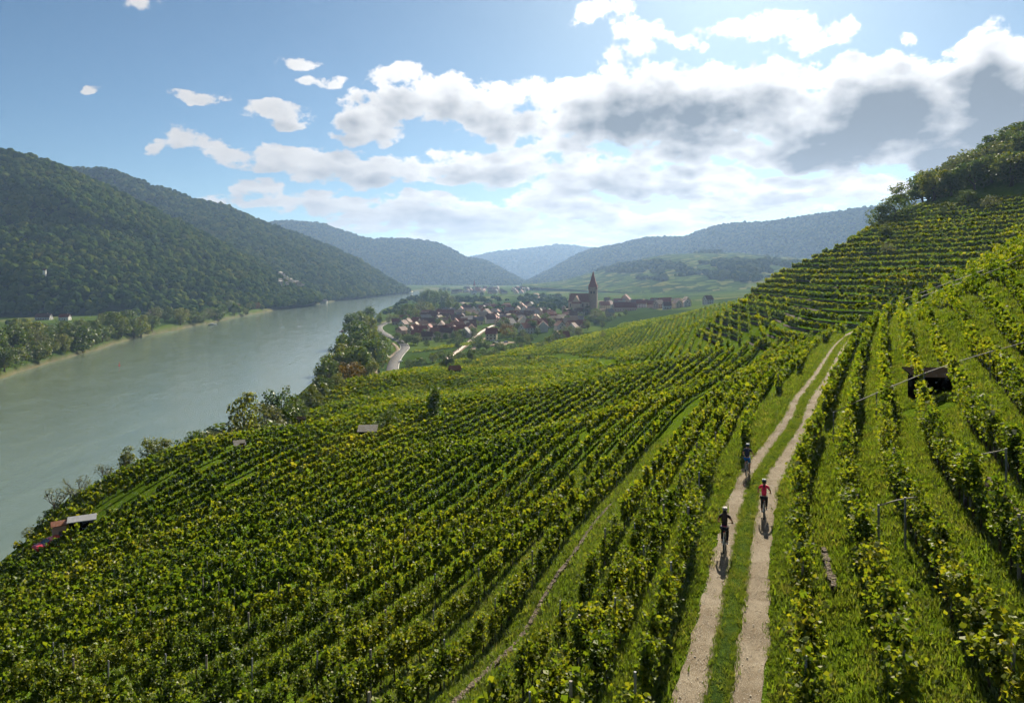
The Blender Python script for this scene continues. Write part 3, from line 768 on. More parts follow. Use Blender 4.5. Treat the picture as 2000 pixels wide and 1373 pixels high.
# base line of the rows uphill: the track, carried on straight beyond its bend; on the river slope the rows run straighter than the track
_k = int(np.searchsorted(TRACK[:, 1], 104)); _dir = np.array([.49, .872]); _dir /= np.linalg.norm(_dir)
_ext = TRACK[_k] + _dir * np.arange(.5, 520, .5)[:, None]
_back = TRACK[0] - TRACK_T[0] * np.arange(160, 0, -.5)[:, None]
BASE_UP = np.vstack([_back, TRACK[:_k + 1], _ext])
for _ in range(120): BASE_UP[1:-1] = .25 * BASE_UP[:-2] + .5 * BASE_UP[1:-1] + .25 * BASE_UP[2:]
def _normals(B): t = np.gradient(B, axis=0); t /= np.linalg.norm(t, axis=1)[:, None]; return np.stack([-t[:, 1], t[:, 0]], 1)
BASE_UP_N = _normals(BASE_UP)
_yy = np.arange(-150, 620, .5); _sl = np.interp(_yy, [-150, 45, 105, 620], [.35, .35, .48, .49]); _xx = np.cumsum(_sl) * .5; _xx += 5.9 - np.interp(20, _yy, _xx)
BASE = np.column_stack([_xx, _yy]); BASE_N = _normals(BASE)
def base_row(d, step, phase=0.0, wob=.12, seed=0, B=None, BN=None):
    if B is not None: q = B + BN * d
    else:       # river slope: the lower the row, the later it bends with the hill
        sl = np.interp(_yy - .9 * max(d, 0), [45, 105], [.35, .50]); x = np.cumsum(sl) * .5; x += 5.9 - np.interp(20, _yy, x)
        q = np.column_stack([x - d * 1.06, _yy])
    s = np.concatenate([[0], np.cumsum(np.linalg.norm(np.diff(q, axis=0), axis=1))])
    ss = np.arange(phase, s[-1], step)
    q = np.stack([np.interp(ss, s, q[:, k]) for k in (0, 1)], 1)
    q[:, 0] += wob * 2 * fbm(ss / 14., ss * 0 + seed, 2, seed)
    return q
VINE_STEP = 1.05
EDGE_Y = np.array([-100, 60, 95, 115, 140, 160, 200, 260, 330, 420]); EDGE_X = np.array([-66, -66, -67, -70, -69, -61, -60, -66, -62, -40])
YA_D = np.array([0, 10, 20, 40, 60, 80, 100, 140, 200, 300]); YA = np.array([150, 156, 166, 190, 225, 285, 340, 400, 430, 440])
dA = [-6.7, -5.1, -3.5, -1.9, 0.0, 1.6, 3.0, 4.6, 6.1] + list(np.arange(9.9, 260, 2.65))
SKIP = set()
cnt = 0
for i, d in enumerate(dA):
    if round(d, 2) in SKIP: continue
    cnt += 1
    def ex(p, d=d):
        return (p[:, 0] > np.interp(p[:, 1], EDGE_Y, EDGE_X) + 2 * fbm(p[:, 1] / 9., p[:, 1] * 0, 2, 77)) & (p[:, 1] < np.interp(d, YA_D, YA) + 5 * fbm(p[:, 0] / 7., p[:, 0] * 0 + d, 2, 3)) & (p[:, 2] > -46) & ((track_coord(p[:, 0], p[:, 1])[0] > np.interp(p[:, 1], [40, 60], [1.42, 2.2])) | (d > 9)) & ((d < 9) | (fbm(p[:, 1] / 11., p[:, 1] * 0 + d * 7.3, 2, 55) < .255))
    add_row(base_row(d, VINE_STEP, (i * .37) % 1, seed=i), 'long vine row on the river slope, %s row downhill from the gravel track' % ordinal(cnt), 'vine rows on the slope between track and river', {7: .10, 8: .30}.get(i, .03), 100 + i, ex)
N_A = len(ROWS)
# uphill side of the track
cnt = 0
for i, d in enumerate([-2.0, -3.9, -5.7, -7.6, -9.6, -11.8] + list(np.round(np.arange(-13.9, -62, -1.95), 2))):
    cnt += 1
    def ex(p, d=d): return (p[:, 1] < 128 - .1 * abs(d)) & ((p[:, 1] < 60) | (p[:, 0] > -1))
    add_row(base_row(d, 1.12, (i * .53) % 1, seed=300 + i, B=BASE_UP, BN=BASE_UP_N), 'vine row climbing the bank, %s row uphill from the gravel track' % ordinal(cnt), 'vine rows uphill of the track', .04 if abs(d) < 12 else .02, 400 + i, ex)
# block between the slope and the village, rows running straight down the hill
cnt = 0
dm = np.array([.30, .954]); nm = np.array([-dm[1], dm[0]])
for i, o in enumerate(np.arange(-110, 250, 2.7)):
    q = np.array([30.0, 330.0]) - nm * o + dm * np.arange(-190, 520, 1.25)[:, None]
    def ex(p):
        dd = (p[:, 0] - BASE[0, 0]) * 0
        # distance from the row base line, coarse
        T = BASE[::6]; N = BASE_N[::6]
        dx = p[:, 0][:, None] - T[:, 0]; dy = p[:, 1][:, None] - T[:, 1]; k = np.argmin(dx * dx + dy * dy, 1); I = np.arange(len(p))
        dd = dx[I, k] * N[k, 0] + dy[I, k] * N[k, 1]
        lane = np.abs(((p[:, 1] + .35 * p[:, 0]) % 62) - 31) > 2.6
        return (dd > 8) & (p[:, 1] > np.interp(dd, YA_D, YA) + 7) & (p[:, 2] > -45.5) & ((p[:, 1] < 560) | ((p[:, 0] > 75) & (p[:, 1] < 800))) & lane & (p[:, 0] > np.interp(p[:, 1], EDGE_Y, EDGE_X)) & ((p[:, 0] < 82) | (p[:, 1] > 330))
    n0 = len(ROWS); add_row(q, 'x', 'vine rows running down to the village', .03, 600 + i, ex)
    if len(ROWS) > n0: cnt += 1; ROWS[-1]['label'] = 'distant vine row running down towards the village, %s counted from the river side' % ordinal(cnt)
N_M = len(ROWS)

# ------------------------------------------------------------------ terraces of the spur
def stone_material(name, c0, c1):
    m, t, b = mat_new(name)
    pos = nd(t, 'ShaderNodeNewGeometry').outputs['Position']
    mp = nd(t, 'ShaderNodeMapping'); t.links.new(pos, mp.inputs[0]); mp.inputs['Scale'].default_value = (2.2, 2.2, 4.5)
    vo = nd(t, 'ShaderNodeTexVoronoi'); t.links.new(mp.outputs[0], vo.inputs['Vector'])
    sv = nd(t, 'ShaderNodeSeparateColor'); t.links.new(vo.outputs['Color'], sv.inputs[0])
    n = noise(t, pos, 3.0, 5, .6)
    c = ramp(t, mth(t, 'ADD', mth(t, 'MULTIPLY', sv.outputs[0], .6), mth(t, 'MULTIPLY', n, .5)), [(.2, c0), (.85, c1)])
    t.links.new(c, b.inputs['Base Color']); b.inputs['Roughness'].default_value = .95; b.inputs['Specular IOR Level'].default_value = .1
    bump(t, b, vo.outputs['Distance'], .8, .08)
    return m
M_WALL = stone_material('dry_stone', (.045, .035, .025), (.14, .11, .08))
M_BENCH = simple('terrace_grass', (.055, .10, .008), 1, .5, 1.5, bmp=.5, spec=0)
us = np.arange(1300, 2110, 4.0); tt = np.linspace(128, 330, 240)
RAYZ = np.stack([ground_h((u - U0) / F * tt, tt, detail=False) for u in us])
# only the near face: up to the crest along each ray, starting from the lowest point of the hollow in front
lv = -9.0; cnt = 0; levels = []
while lv < 36: levels.append(lv); lv += 1.55 + .5 * ((len(levels) * 7) % 5) / 5
for li, lv in enumerate(levels):
    q = []
    for k, u in enumerate(us):
        z = RAYZ[k]; lo = int(np.argmin(z[:90])); cr = lo + int(np.argmax(z[lo:]))
        seg = z[lo:cr + 1]
        if len(seg) < 4 or seg[0] > lv or seg[-1] < lv + .3: q.append(None); continue
        j = int(np.argmax(seg >= lv)); f = (lv - seg[j - 1]) / (seg[j] - seg[j - 1] + 1e-9)
        t = tt[lo + j - 1] + f * (tt[1] - tt[0]); q.append(((u - U0) / F * t, t))
    # longest unbroken run
    runs = []; cur = []
    for a in q:
        if a is None or (cur and math.hypot(a[0] - cur[-1][0], a[1] - cur[-1][1]) > 5.0):
            if len(cur) > 12: runs.append(cur)
            cur = [a] if a is not None else []
        else: cur.append(a)
    if len(cur) > 12: runs.append(cur)
    for run in runs:
        run = np.array(run)
        for _ in range(8): run[1:-1] = .25 * run[:-2] + .5 * run[1:-1] + .25 * run[2:]
        s = np.concatenate([[0], np.cumsum(np.linalg.norm(np.diff(run, axis=0), axis=1))])
        if s[-1] < 12: continue
        cnt += 1
        def line(step):
            ss = np.arange(0, s[-1], step); return np.stack([np.interp(ss, s, run[:, k]) for k in (0, 1)], 1), ss
        xy, ss = line(1.1)
        top = lv > 30.0
        g = fbm(ss / 17., ss * 0 + li, 2, 40 + li)
        def ex(p, g=g, lv=lv): return (g[:len(p)] > -.27)  & (track_coord(p[:, 0], p[:, 1])[0] ** 2 > 9)
        add_row(xy, 'vine row on a stone-walled terrace, %s terrace row up the spur' % ordinal(cnt), 'terraced vine rows on the spur', .03, 800 + li, ex)
        # bench and wall
        xy, ss = line(1.5); z = ground_h(xy[:, 0], xy[:, 1]); tan = np.gradient(xy, axis=0); tan /= np.linalg.norm(tan, axis=1)[:, None]
        nd_ = np.stack([tan[:, 1], -tan[:, 0]], 1)        # downhill side: towards the camera
        nd_ *= np.sign(-(nd_ * xy).sum(1))[:, None]
        zt = z + .12 + .15 * fbm(ss / 4., ss * 0, 2, li)
        w = .75 + .25 * fbm(ss / 5., ss * 0 + 3, 2, li)
        o3 = lambda off, zz: np.column_stack([xy + nd_ * off[:, None], zz])
        one = np.ones(len(xy))
        A_ = o3(-1.1 * one, z + .5); B_ = o3(w, zt); C_ = o3(w + .12, zt - 1.35)
        n = len(xy); i = np.arange(n - 1)
        T = empty('terrace', (float(xy[0, 0]), float(xy[0, 1]), float(z[0])))
        tag(T, 'narrow grassy terrace with dry stone wall, %s step up the spur' % ordinal(cnt), 'terrace', 'terraces of the spur')
        o0 = np.array(T.location)
        obj('grass_bench', mesh_np('grass_bench', np.vstack([A_, B_]) - o0, np.stack([i, i + 1, n + i + 1, n + i], 1), M_BENCH), T)
        D_ = o3(w + .02, zt + .03); E_ = o3(w - .35, zt + .03)
        obj('stone_wall', mesh_np('stone_wall', np.vstack([C_, D_, E_]) - o0, np.vstack([np.stack([i, i + 1, n + i + 1, n + i], 1), np.stack([n + i, n + i + 1, 2 * n + i + 1, 2 * n + i], 1)]), M_WALL), T)

# ------------------------------------------------------------------ vines: the 300 that show largest singly, the rest row by row
depth = np.concatenate([r['p'][:, 1] for r in ROWS]); rid = np.concatenate([np.full(len(r['p']), i) for i, r in enumerate(ROWS)])
allp = np.concatenate([r['p'] for r in ROWS])
_u = U0 + F * allp[:, 0] / allp[:, 1]; _v = V0 + F * (ZC - allp[:, 2] - 1.2) / allp[:, 1]
inview = (_u > -10) & (_u < 2010) & (_v < 1390)
order = np.argsort(np.where(inview, depth, 1e9))[:300]
single = np.zeros(len(depth), bool); single[order] = True
starts = np.concatenate([[0], np.cumsum([len(r['p']) for r in ROWS])])
TRI = 0
rv = np.random.default_rng(77)
for i, R in enumerate(ROWS):
    sel = single[starts[i]:starts[i + 1]]
    p, tn = R['p'], R['t']; root = p[len(p) // 2]
    for j in np.where(sel)[0]:
        e = empty('grapevine', tuple(p[j]), math.atan2(tn[j, 1], tn[j, 0]) + (math.pi if rv.random() < .5 else 0)); s = rv.uniform(.85, 1.16) * (1.17 if 'uphill' in R['label'] else 1.0); e.scale = (s, s * rv.uniform(.9, 1.2), s * rv.uniform(.92, 1.08))
        side = R['label'].split(', ')[1]
        tag(e, 'leafy grapevine beside its neighbours in the ' + side, 'grapevine', 'grapevines, ' + side)
        obj('crown', VINE_CROWN[rv.integers(len(VINE_CROWN))], e); obj('trunk', VINE_TRUNK[rv.integers(len(VINE_TRUNK))], e)
    rest = np.where(~sel)[0]
    T = empty('vine_row', tuple(root)); tag(T, R['label'], 'vine row', R['group'])
    vw = (p[:, 1] < 75) & (np.abs(U0 + F * p[:, 0] / p[:, 1] - 1000) < 1030)
    if i < N_A and i > 18: vw &= (np.arange(len(p)) % 9 == 0) & (p[:, 1] < 55)
    else: vw &= np.arange(len(p)) % 5 == 0
    for j in np.where(vw)[0]:
        off = .3 * tn[j]
        obj('post', POST if (i + j) % 3 else POST_W, T, (p[j, 0] + off[0] - root[0], p[j, 1] + off[1] - root[1], p[j, 2] - root[2]))
    if len(rest):
        Vs = []; St = []
        dep = np.hypot(p[rest, 1], p[rest, 0] * .6)
        bins = np.clip(np.floor(np.log(np.maximum(dep, 24) / 24) / .28).astype(int), 0, 11)
        for b in np.unique(bins):
            idx = rest[bins == b]; t = 24 * math.exp(.28 * (b + .5))
            n = max(7, int((450 if i < N_M and 'uphill' not in R['label'] else 600) * (26 / t) ** 1.36)); size = .122 * (max(t, 26) / 26) ** .66
            c, nr, sz = vine_leaves(len(idx), n, size, rv)
            sc = rv.uniform(.82, 1.15, len(idx))[:, None, None] * (1.18 if i >= N_M else 1.25 if 'uphill' in R['label'] else 1.0); c = c * sc
            a = tn[idx]; ca, sa = a[:, 0][:, None], a[:, 1][:, None]
            x = c[..., 0] * ca - c[..., 1] * sa; y = c[..., 0] * sa + c[..., 1] * ca
            W = np.stack([x + p[idx, 0][:, None], y + p[idx, 1][:, None], c[..., 2] + p[idx, 2][:, None]], -1).reshape(-1, 3)
            Vs.append(leaf_quads(W, nr.reshape(-1, 3), sz.ravel(), rv))
            if t < 130:
                for j in idx: St.append(p[j])
        Vs = np.concatenate(Vs) - root; TRI += 2 * len(Vs)
        obj('foliage', quads_mesh('foliage', Vs, M_VINE), T, kind='stuff')
        if St:
            St = np.array(St) - root; w = .032; k = len(St)
            jx = rv.normal(0, .05, (k, 2)); base = np.array([[-w, -w], [w, -w], [0, w]])
            vv = np.zeros((k, 6, 3)); vv[:, :3, :2] = base + St[:, None, :2]; vv[:, 3:, :2] = base * .8 + St[:, None, :2] + jx[:, None]
            vv[:, :3, 2] = St[:, 2][:, None] - .2; vv[:, 3:, 2] = St[:, 2][:, None] + .9
            o6 = np.arange(k)[:, None] * 6; qf = np.concatenate([o6 + np.array([0, 1, 4, 3]), o6 + np.array([1, 2, 5, 4]), o6 + np.array([2, 0, 3, 5])]); TRI += 6 * k
            obj('stem', mesh_np('stem', vv.reshape(-1, 3), qf, M_VINEWOOD), T, kind='stuff')
TRI_ROWS = TRI

# ------------------------------------------------------------------ grass on the verges and lanes
def tuft(k, h, n, wid):
    r = np.random.default_rng(k); V = []; 
    for i in range(n):
        a = r.uniform(0, 6.28); b = r.uniform(0, .2); hh = h * r.uniform(.6, 1.2); l = r.uniform(.25, .9) * hh; x, y = b * math.cos(a * 3.1), b * math.sin(a * 3.1)
        dx, dy = math.cos(a), math.sin(a); w = wid * r.uniform(.7, 1.3)
        V += [(x - dy * w, y + dx * w, -.02), (x + dy * w, y - dx * w, -.02), (x + dx * l * .45 + dy * w * .7, y + dy * l * .45 - dx * w * .7, hh * .65), (x + dx * l * .45 - dy * w * .7, y + dy * l * .45 + dx * w * .7, hh * .65),
              (x + dx * l, y + dy * l, hh)]
    V = np.array(V).reshape(-1, 5, 3); m = len(V); o = np.arange(m)[:, None] * 5
    me = mesh_np('grass_tuft', V.reshape(-1, 3), [o + np.array([0, 1, 2, 3]), o + np.array([3, 2, 4])], M_GRASS)
    return bpy.data.objects.new('grass_tuft', me)
TUFTS = [tuft(1, .09, 20, .013), tuft(2, .12, 22, .014), tuft(3, .07, 20, .016), tuft(4, .18, 16, .014)]
rg = np.random.default_rng(9)
def grass_pts(n, d0, d1, s0, s1):
    s = s0 + (s1 - s0) * rg.random(n); d = rg.uniform(d0, d1, n); i = s / .5
    p = np.stack([np.interp(i, np.arange(len(TRACK)), TRACK[:, k]) for k in (0, 1)], 1); nn = np.stack([np.interp(i, np.arange(len(TRACK)), TRACK_N[:, k]) for k in (0, 1)], 1)
    return p + nn * d[:, None]
GP = [grass_pts(9000, -.30, .30, 62, 190), grass_pts(5000, -.34, .34, 62, 110), grass_pts(15000, 1.0, 2.6, 62, 190), grass_pts(9000, -2.2, -1.1, 62, 180),
      grass_pts(34000, 1.6, 15, 60, 125), grass_pts(38000, -16, -1.8, 58, 130), grass_pts(26000, -60, -12, 58, 185), grass_pts(9000, 15, 30, 60, 125), grass_pts(9000, -16, -1.8, 120, 185)]
GP = np.concatenate(GP)
GP3 = np.column_stack([GP, ground_h(GP[:, 0], GP[:, 1])])
ok = keep_vine(GP3) & (GP3[:, 1] < 150)
dd, _ = track_coord(GP3[:, 0], GP3[:, 1])
ok &= ~((dd > .30) & (dd < 1.02)) & ~((dd < -.28) & (dd > -1.08))
GP3 = GP3[ok]; n = len(GP3)
sc = rg.uniform(.6, 1.5, n) * (1 + .5 * fbm(GP3[:, 0] / 2.2, GP3[:, 1] / 2.2, 2, 5)) * (1 + GP3[:, 1] / 110)
mid = np.abs(dd[ok]) < .5
sc = np.where(mid, sc * .55, sc); sc = np.where((np.abs(dd[ok]) < 1.45) & ~mid, sc * .65, sc)
scatter('grass', GP3, np.stack([sc, sc, sc * .9], 1), np.stack([np.zeros(n), np.zeros(n), rg.uniform(0, 6.28, n)], 1), rg.choice(4, n, p=[.35, .35, .2, .1]), TUFTS, 'short sunlit green grass along the track verges and vine lanes', 'grass')

# ------------------------------------------------------------------ near dry stone walls, stone by stone
def stone_mesh(k):
    r = random.Random(k); b = MB(); b.box((0, 0, 0), (1, 1, 1)); me = b.mesh('stone', M_WALL)
    bm = bmesh.new(); bm.from_mesh(me); bmesh.ops.bevel(bm, geom=list(bm.edges), offset=.12, segments=1, affect='EDGES')
    for v in bm.verts: v.co += Vector((r.uniform(-.07, .07), r.uniform(-.07, .07), r.uniform(-.07, .07)))
    bm.to_mesh(me); bm.free(); return me
STONES = [stone_mesh(k) for k in range(6)]
def base_offset(d, s0, s1, step):
    i = np.arange(s0, s1, step) / .5
    p = np.stack([np.interp(i, np.arange(len(BASE)), BASE[:, k]) for k in (0, 1)], 1); n = np.stack([np.interp(i, np.arange(len(BASE)), BASE_N[:, k]) for k in (0, 1)], 1)
    return p + n * d, n, i
def stone_wall(d, s0, s1, courses, label, seed, hgt=.2, curve=None):
    curve = curve or offset_curve
    r = random.Random(seed); s = s0
    p0 = curve(d, s0, s0 + .6, .5)[0][0]; W = empty('stone_wall', (float(p0[0]), float(p0[1]), gz(*p0))); tag(W, label, 'stone wall', 'low dry stone walls between the vines')
    for c in range(courses):
        s = s0 + r.uniform(0, .3)
        while s < s1:
            L = r.uniform(.3, .62); q, nn, _ = curve(d + .08 * math.sin(s * .7), s + L / 2, s + L / 2 + .6, .5); q = q[0]; n = nn[0]
            o = obj('stone', STONES[r.randrange(6)], W, (q[0] - W.location.x, q[1] - W.location.y, gz(*q) - W.location.z + .03 + hgt * c + r.uniform(-.02, .02)))
            o.rotation_euler = (r.uniform(-.06, .06), r.uniform(-.06, .06), math.atan2(-n[0], n[1]) + r.uniform(-.12, .12)); o.scale = (L, r.uniform(.15, .24), hgt * r.uniform(.9, 1.2))
            s += L * r.uniform(.93, 1.04)
S_AT = lambda y: float(TRACK_S[np.argmin(np.abs(TRACK[:, 1] - y))])
stone_wall(8.6, 150 + 11, 150 + 46, 2, 'low dry stone wall edging the grassy lane below the track', 1, .12, base_offset)
stone_wall(-2.95, S_AT(24.0), S_AT(27.0), 2, 'short broken dry stone wall just uphill of the track', 2, .13)
stone_wall(-8.7, S_AT(16), S_AT(30), 3, 'dry stone retaining wall between upper vine rows on the bank', 3)
stone_wall(-13.4, S_AT(18), S_AT(36), 4, 'tall dry stone retaining wall high on the bank', 4)

# loose stones on the ruts
M_PEBBLE = simple('pebble', (.40, .36, .30), 1, .35, 30, spec=.1)
def pebble(k):
    bm = bmesh.new(); bmesh.ops.create_icosphere(bm, subdivisions=1, radius=1); r = random.Random(k)
    for v in bm.verts: v.co = Vector((v.co.x * r.uniform(.7, 1.2), v.co.y * r.uniform(.7, 1.2), v.co.z * r.uniform(.45, .8)))
    me = bpy.data.meshes.new('pebble'); bm.to_mesh(me); bm.free(); me.materials.append(M_PEBBLE); return bpy.data.objects.new('pebble', me)
PP = np.concatenate([grass_pts(5200, .30, 1.0, 64, 120), grass_pts(5200, -1.06, -.28, 64, 120)]); PZ = ground_h(PP[:, 0], PP[:, 1]) + .03
n = len(PP); sc = rg.choice([.010, .015, .022, .034], n, p=[.5, .35, .13, .02]) * rg.uniform(.5, 1.0, n)
scatter('gravel', np.column_stack([PP, PZ]), np.stack([sc, sc, sc], 1), np.stack([np.zeros(n), np.zeros(n), rg.uniform(0, 6.28, n)], 1), rg.integers(0, 3, n), [pebble(k) for k in range(3)], 'loose pale pebbles strewn over the two wheel ruts', 'gravel')
# ------------------------------------------------------------------ trees (unit height, scaled when placed)
def tree_proto(kind, seed, mat, spread=.36, low=.18, n=1700, leaf=.046, airy=.0, clumps=46):
    r = np.random.default_rng(seed); rr = random.Random(seed)
    cz = (1 + low) / 2; hz = (1 - low) / 2
    C = []
    while len(C) < clumps:
        p = r.uniform(-1, 1, 3); q = np.linalg.norm(p)
        if q > 1 or q < .35: continue
        if kind == 'poplar': w = spread * (1 - .35 * abs(p[2]))
        elif kind == 'cone': w = spread * (1.15 - .75 * (p[2] + 1) / 2)
        else: w = spread * (1.0 if p[2] < 0 else 1.0)
        C.append((p[0] * w, p[1] * w, cz + p[2] * hz * (.95 + .1 * r.random())))
    C = np.array(C); rad = r.uniform(.07, .15, clumps) * (spread / .36) ** .5
    k = r.choice(clumps, n, p=rad ** 2 / (rad ** 2).sum()); d = r.normal(size=(n, 3)); d /= np.linalg.norm(d, axis=1)[:, None]
    c = C[k] + d * (rad[k] * r.uniform(.45, 1.0, n) ** .6)[:, None]
    c[:, 2] = np.minimum(c[:, 2], 1.0)
    nr = d + r.normal(size=(n, 3)) * .45; nr[:, 2] += .25
    crown = quads_mesh('crown', leaf_quads(c, nr, leaf * r.uniform(.6, 1.35, n), r), mat)
    b = MB(); tr = .022 + .012 * rr.random(); top = .62 if kind != 'poplar' else .85
    pts = [(0, 0, -.05)] + [(rr.uniform(-.02, .02), rr.uniform(-.02, .02), top * (i + 1) / 5) for i in range(5)]
    b.tube(pts, [tr * 1.4, tr, tr * .85, tr * .7, tr * .5, tr * .25], 7)
    for i in range(9):
        e = C[rr.randrange(clumps)]; z0 = rr.uniform(.16, .5) * top / .62
        b.tube([(0, 0, z0), (e[0] * .5, e[1] * .5, (z0 + e[2]) / 2 + .02), tuple(e)], [tr * .5, tr * .3, tr * .12], 5)
    return b.mesh('trunk', M_BARK, True), crown
def bare_proto(seed, leaves=260, mat=None):
    rr = random.Random(seed); b = MB(); tips = []
    def branch(p, d, L, w, lev):
        q = p + d * L; mid = p + d * L * .5 + Vector((rr.uniform(-1, 1), rr.uniform(-1, 1), 0)) * L * .07
        b.tube([p, mid, q], [w, w * .8, w * .55], 5 if lev < 2 else 4)
        if lev >= 4: tips.append(q); return
        for i in range(3 if lev < 3 else 2):
            nd2 = (d + Vector((rr.uniform(-1, 1), rr.uniform(-1, 1), rr.uniform(-.1, .6))) * .62).normalized()
            branch(q if i else p + d * L * .7, nd2, L * rr.uniform(.58, .8), w * .58, lev + 1)
    for i in range(3): branch(Vector((rr.uniform(-.03, .03), rr.uniform(-.03, .03), -.04)), Vector((rr.uniform(-.35, .35), rr.uniform(-.35, .35), 1)).normalized(), .30, .017, 1)
    r = np.random.default_rng(seed); T = np.array(tips); n = leaves
    c = T[r.integers(0, len(T), n)] + r.normal(0, .03, (n, 3)); c = c[c[:, 2] < .62 + .3 * r.random(n)]
    crown = quads_mesh('crown', leaf_quads(c, r.normal(size=c.shape), .03 * r.uniform(.6, 1.3, len(c)), r), mat or M_TREE_GREY)
    return b.mesh('trunk', M_BARK), crown
KINDS = dict(
 dark=[tree_proto('round', 10 + k, M_TREE, .36 + .05 * (k % 3), .12 + .05 * (k % 2), 1900) for k in range(4)],
 light=[tree_proto('round', 20 + k, M_TREE_LIGHT, .38, .16, 1700) for k in range(3)],
 poplar=[tree_proto('poplar', 30 + k, M_TREE_LIGHT, .22, .1, 1500, .04) for k in range(2)],
 rust=[tree_proto('round', 40 + k, M_TREE_RUST, .46, .04, 2000) for k in range(2)],
 grey=[tree_proto('round', 50 + k, M_TREE_GREY, .44, .1, 1300) for k in range(2)],
 cone=[tree_proto('cone', 60 + k, M_TREE, .26, .05, 1500) for k in range(2)],
 bush=[tree_proto('round', 65 + k, M_TREE, .62, -.12, 1500, .07) for k in range(3)],
 bare=[bare_proto(70 + k) for k in range(3)],
)
ADJ = dict(dark='broad dark green', light='bright yellow-green', poplar='slender pale green', rust='rounded rust-coloured', grey='soft grey-green', cone='narrow dark', bush='low dark green', bare='almost leafless grey')
NAME = dict(dark='broadleaf_tree', light='broadleaf_tree', poplar='poplar_tree', rust='autumn_tree', grey='willow_tree', cone='conifer_tree', bush='bush', bare='bare_tree')
CAT = dict(bush='bush')
rt = random.Random(4)
TREE_XY = []
def tree(kind, x, y, h, where, group, wide=1.0, z=None, label=None):
    tm, cm = rt.choice(KINDS[kind]); zz = gz(x, y) if z is None else z
    e = empty(NAME[kind], (x, y, zz), rt.uniform(0, 6.28)); h *= 1.35 if kind == 'bare' else 1.0; e.scale = (h * wide, h * wide, h)
    tag(e, label or '%s %s %s' % (ADJ[kind], 'bush' if kind == 'bush' else 'tree', where), CAT.get(kind, 'tree'), group)
    obj('trunk', tm, e); obj('crown', cm, e); TREE_XY.append((x, y, h * .35 * wide))
    return e
def tree_px(kind, u, vtop, t, where, group, wide=1.0, label=None):
    x = (u - U0) / F * t; z0 = gz(x, t); h = max(2.0, ZC - (vtop - V0) / F * t - z0)
    return tree(kind, x, t, h, where, group, wide, z0, label)

# along the bank below the vineyard
W = 'on the steep river bank below the vineyard'; GR = 'trees on the river bank below the vineyard'
for q in [('light',478,768,172,.62,'tall pale tree on the bank with dark thicket at its foot'),('bush',466,822,170,1.3,'dark thicket at the foot of the tall pale bank tree'),('grey',519,790,182,1.0,'round grey-green willow between the tall pale tree and an airy dark tree'),
          ('dark',548,756,192,.8,'airy dark tree on the bank beside the round willow'),('dark',576,776,200,.8,None),('light',608,752,228,.8,None),('cone',622,734,238,1.1,None),('dark',642,738,246,.7,None),('light',660,728,256,.8,None),('dark',590,790,205,.7,None),
          ('rust',685,708,300,1.0,'big rounded rust-coloured tree at the vineyard corner below the road'),('dark',379,842,152,.75,'small dark tree on the bank beside thin grey bushes'),('grey',405,846,151,.8,None),('grey',424,842,153,.8,None),('light',304,854,139,1.05,'wide bright yellow-green tree at the vineyard edge over the river'),
          ('poplar',251,872,129,1.0,'thin pale tree standing alone at the vineyard edge'),('bare',203,906,123,1.0,'forked leafless tree leaning over the river bank'),('bare',152,928,116,.8,'tall leafless tree behind the white-roofed shed'),('bare',112,952,111,1.3,'bushy half-bare tree behind the brick hut'),
          ('bush',100,1000,108,1.0,'dark bush behind the brick hut'),('bush',118,990,112,1.2,'dark thicket under the bare trees by the shed'),('grey',58,1036,103,.9,'soft grey bush on the bank past the red car'),('grey',222,928,126,.7,'little grey bush beside the leafless trees')]:
    tree_px(q[0], q[1], q[2], q[3], W, GR, q[4] * 1.25, q[5])
# riverside wood beside the road
W = 'in the riverside wood beside the road'; GR = 'trees of the wood between river and road'
for q in [('dark',660,690,345,1.0),('dark',690,676,352,1.05),('light',715,690,360,.9),('light',668,672,380,.9),('dark',640,700,330,.8),('dark',700,650,420,1.0),('dark',676,655,430,.9),('dark',728,662,430,.9),('light',740,668,450,.8),('dark',706,630,520,.9),('dark',690,628,540,.9),('light',727,640,500,.5),
          ('dark',750,656,520,.8),('dark',690,612,700,.9),('dark',712,610,720,1.0),('light',722,618,700,.9),('dark',720,599,860,1.0),('dark',700,608,840,.9),('dark',742,611,900,.7),('grey',760,612,930,.9),('light',771,614,940,.9),('dark',735,646,560,.6)]:
    tree_px(q[0], q[1], q[2], q[3], W, GR, q[4])
W = 'on the shore behind the waterfront houses'; GR = 'shore trees beyond the village waterfront'
for q in [('dark',794,594,1000,.9),('light',812,602,960,1.1),('dark',806,596,1030,.9),('grey',822,588,1100,1.0),('light',836,590,1120,1.0),('dark',848,592,1150,.9),('dark',838,565,1450,1.0),('dark',828,568,1500,.9),('dark',858,566,1500,1.0),('dark',868,568,1520,1.0),('dark',848,570,1420,.9),('light',878,578,1300,1.0),('dark',876,588,1180,.8),('dark',892,590,1180,.8),('light',842,596,1080,.9)]:
    tree_px(q[0], q[1], q[2], q[3], W, GR, q[4])
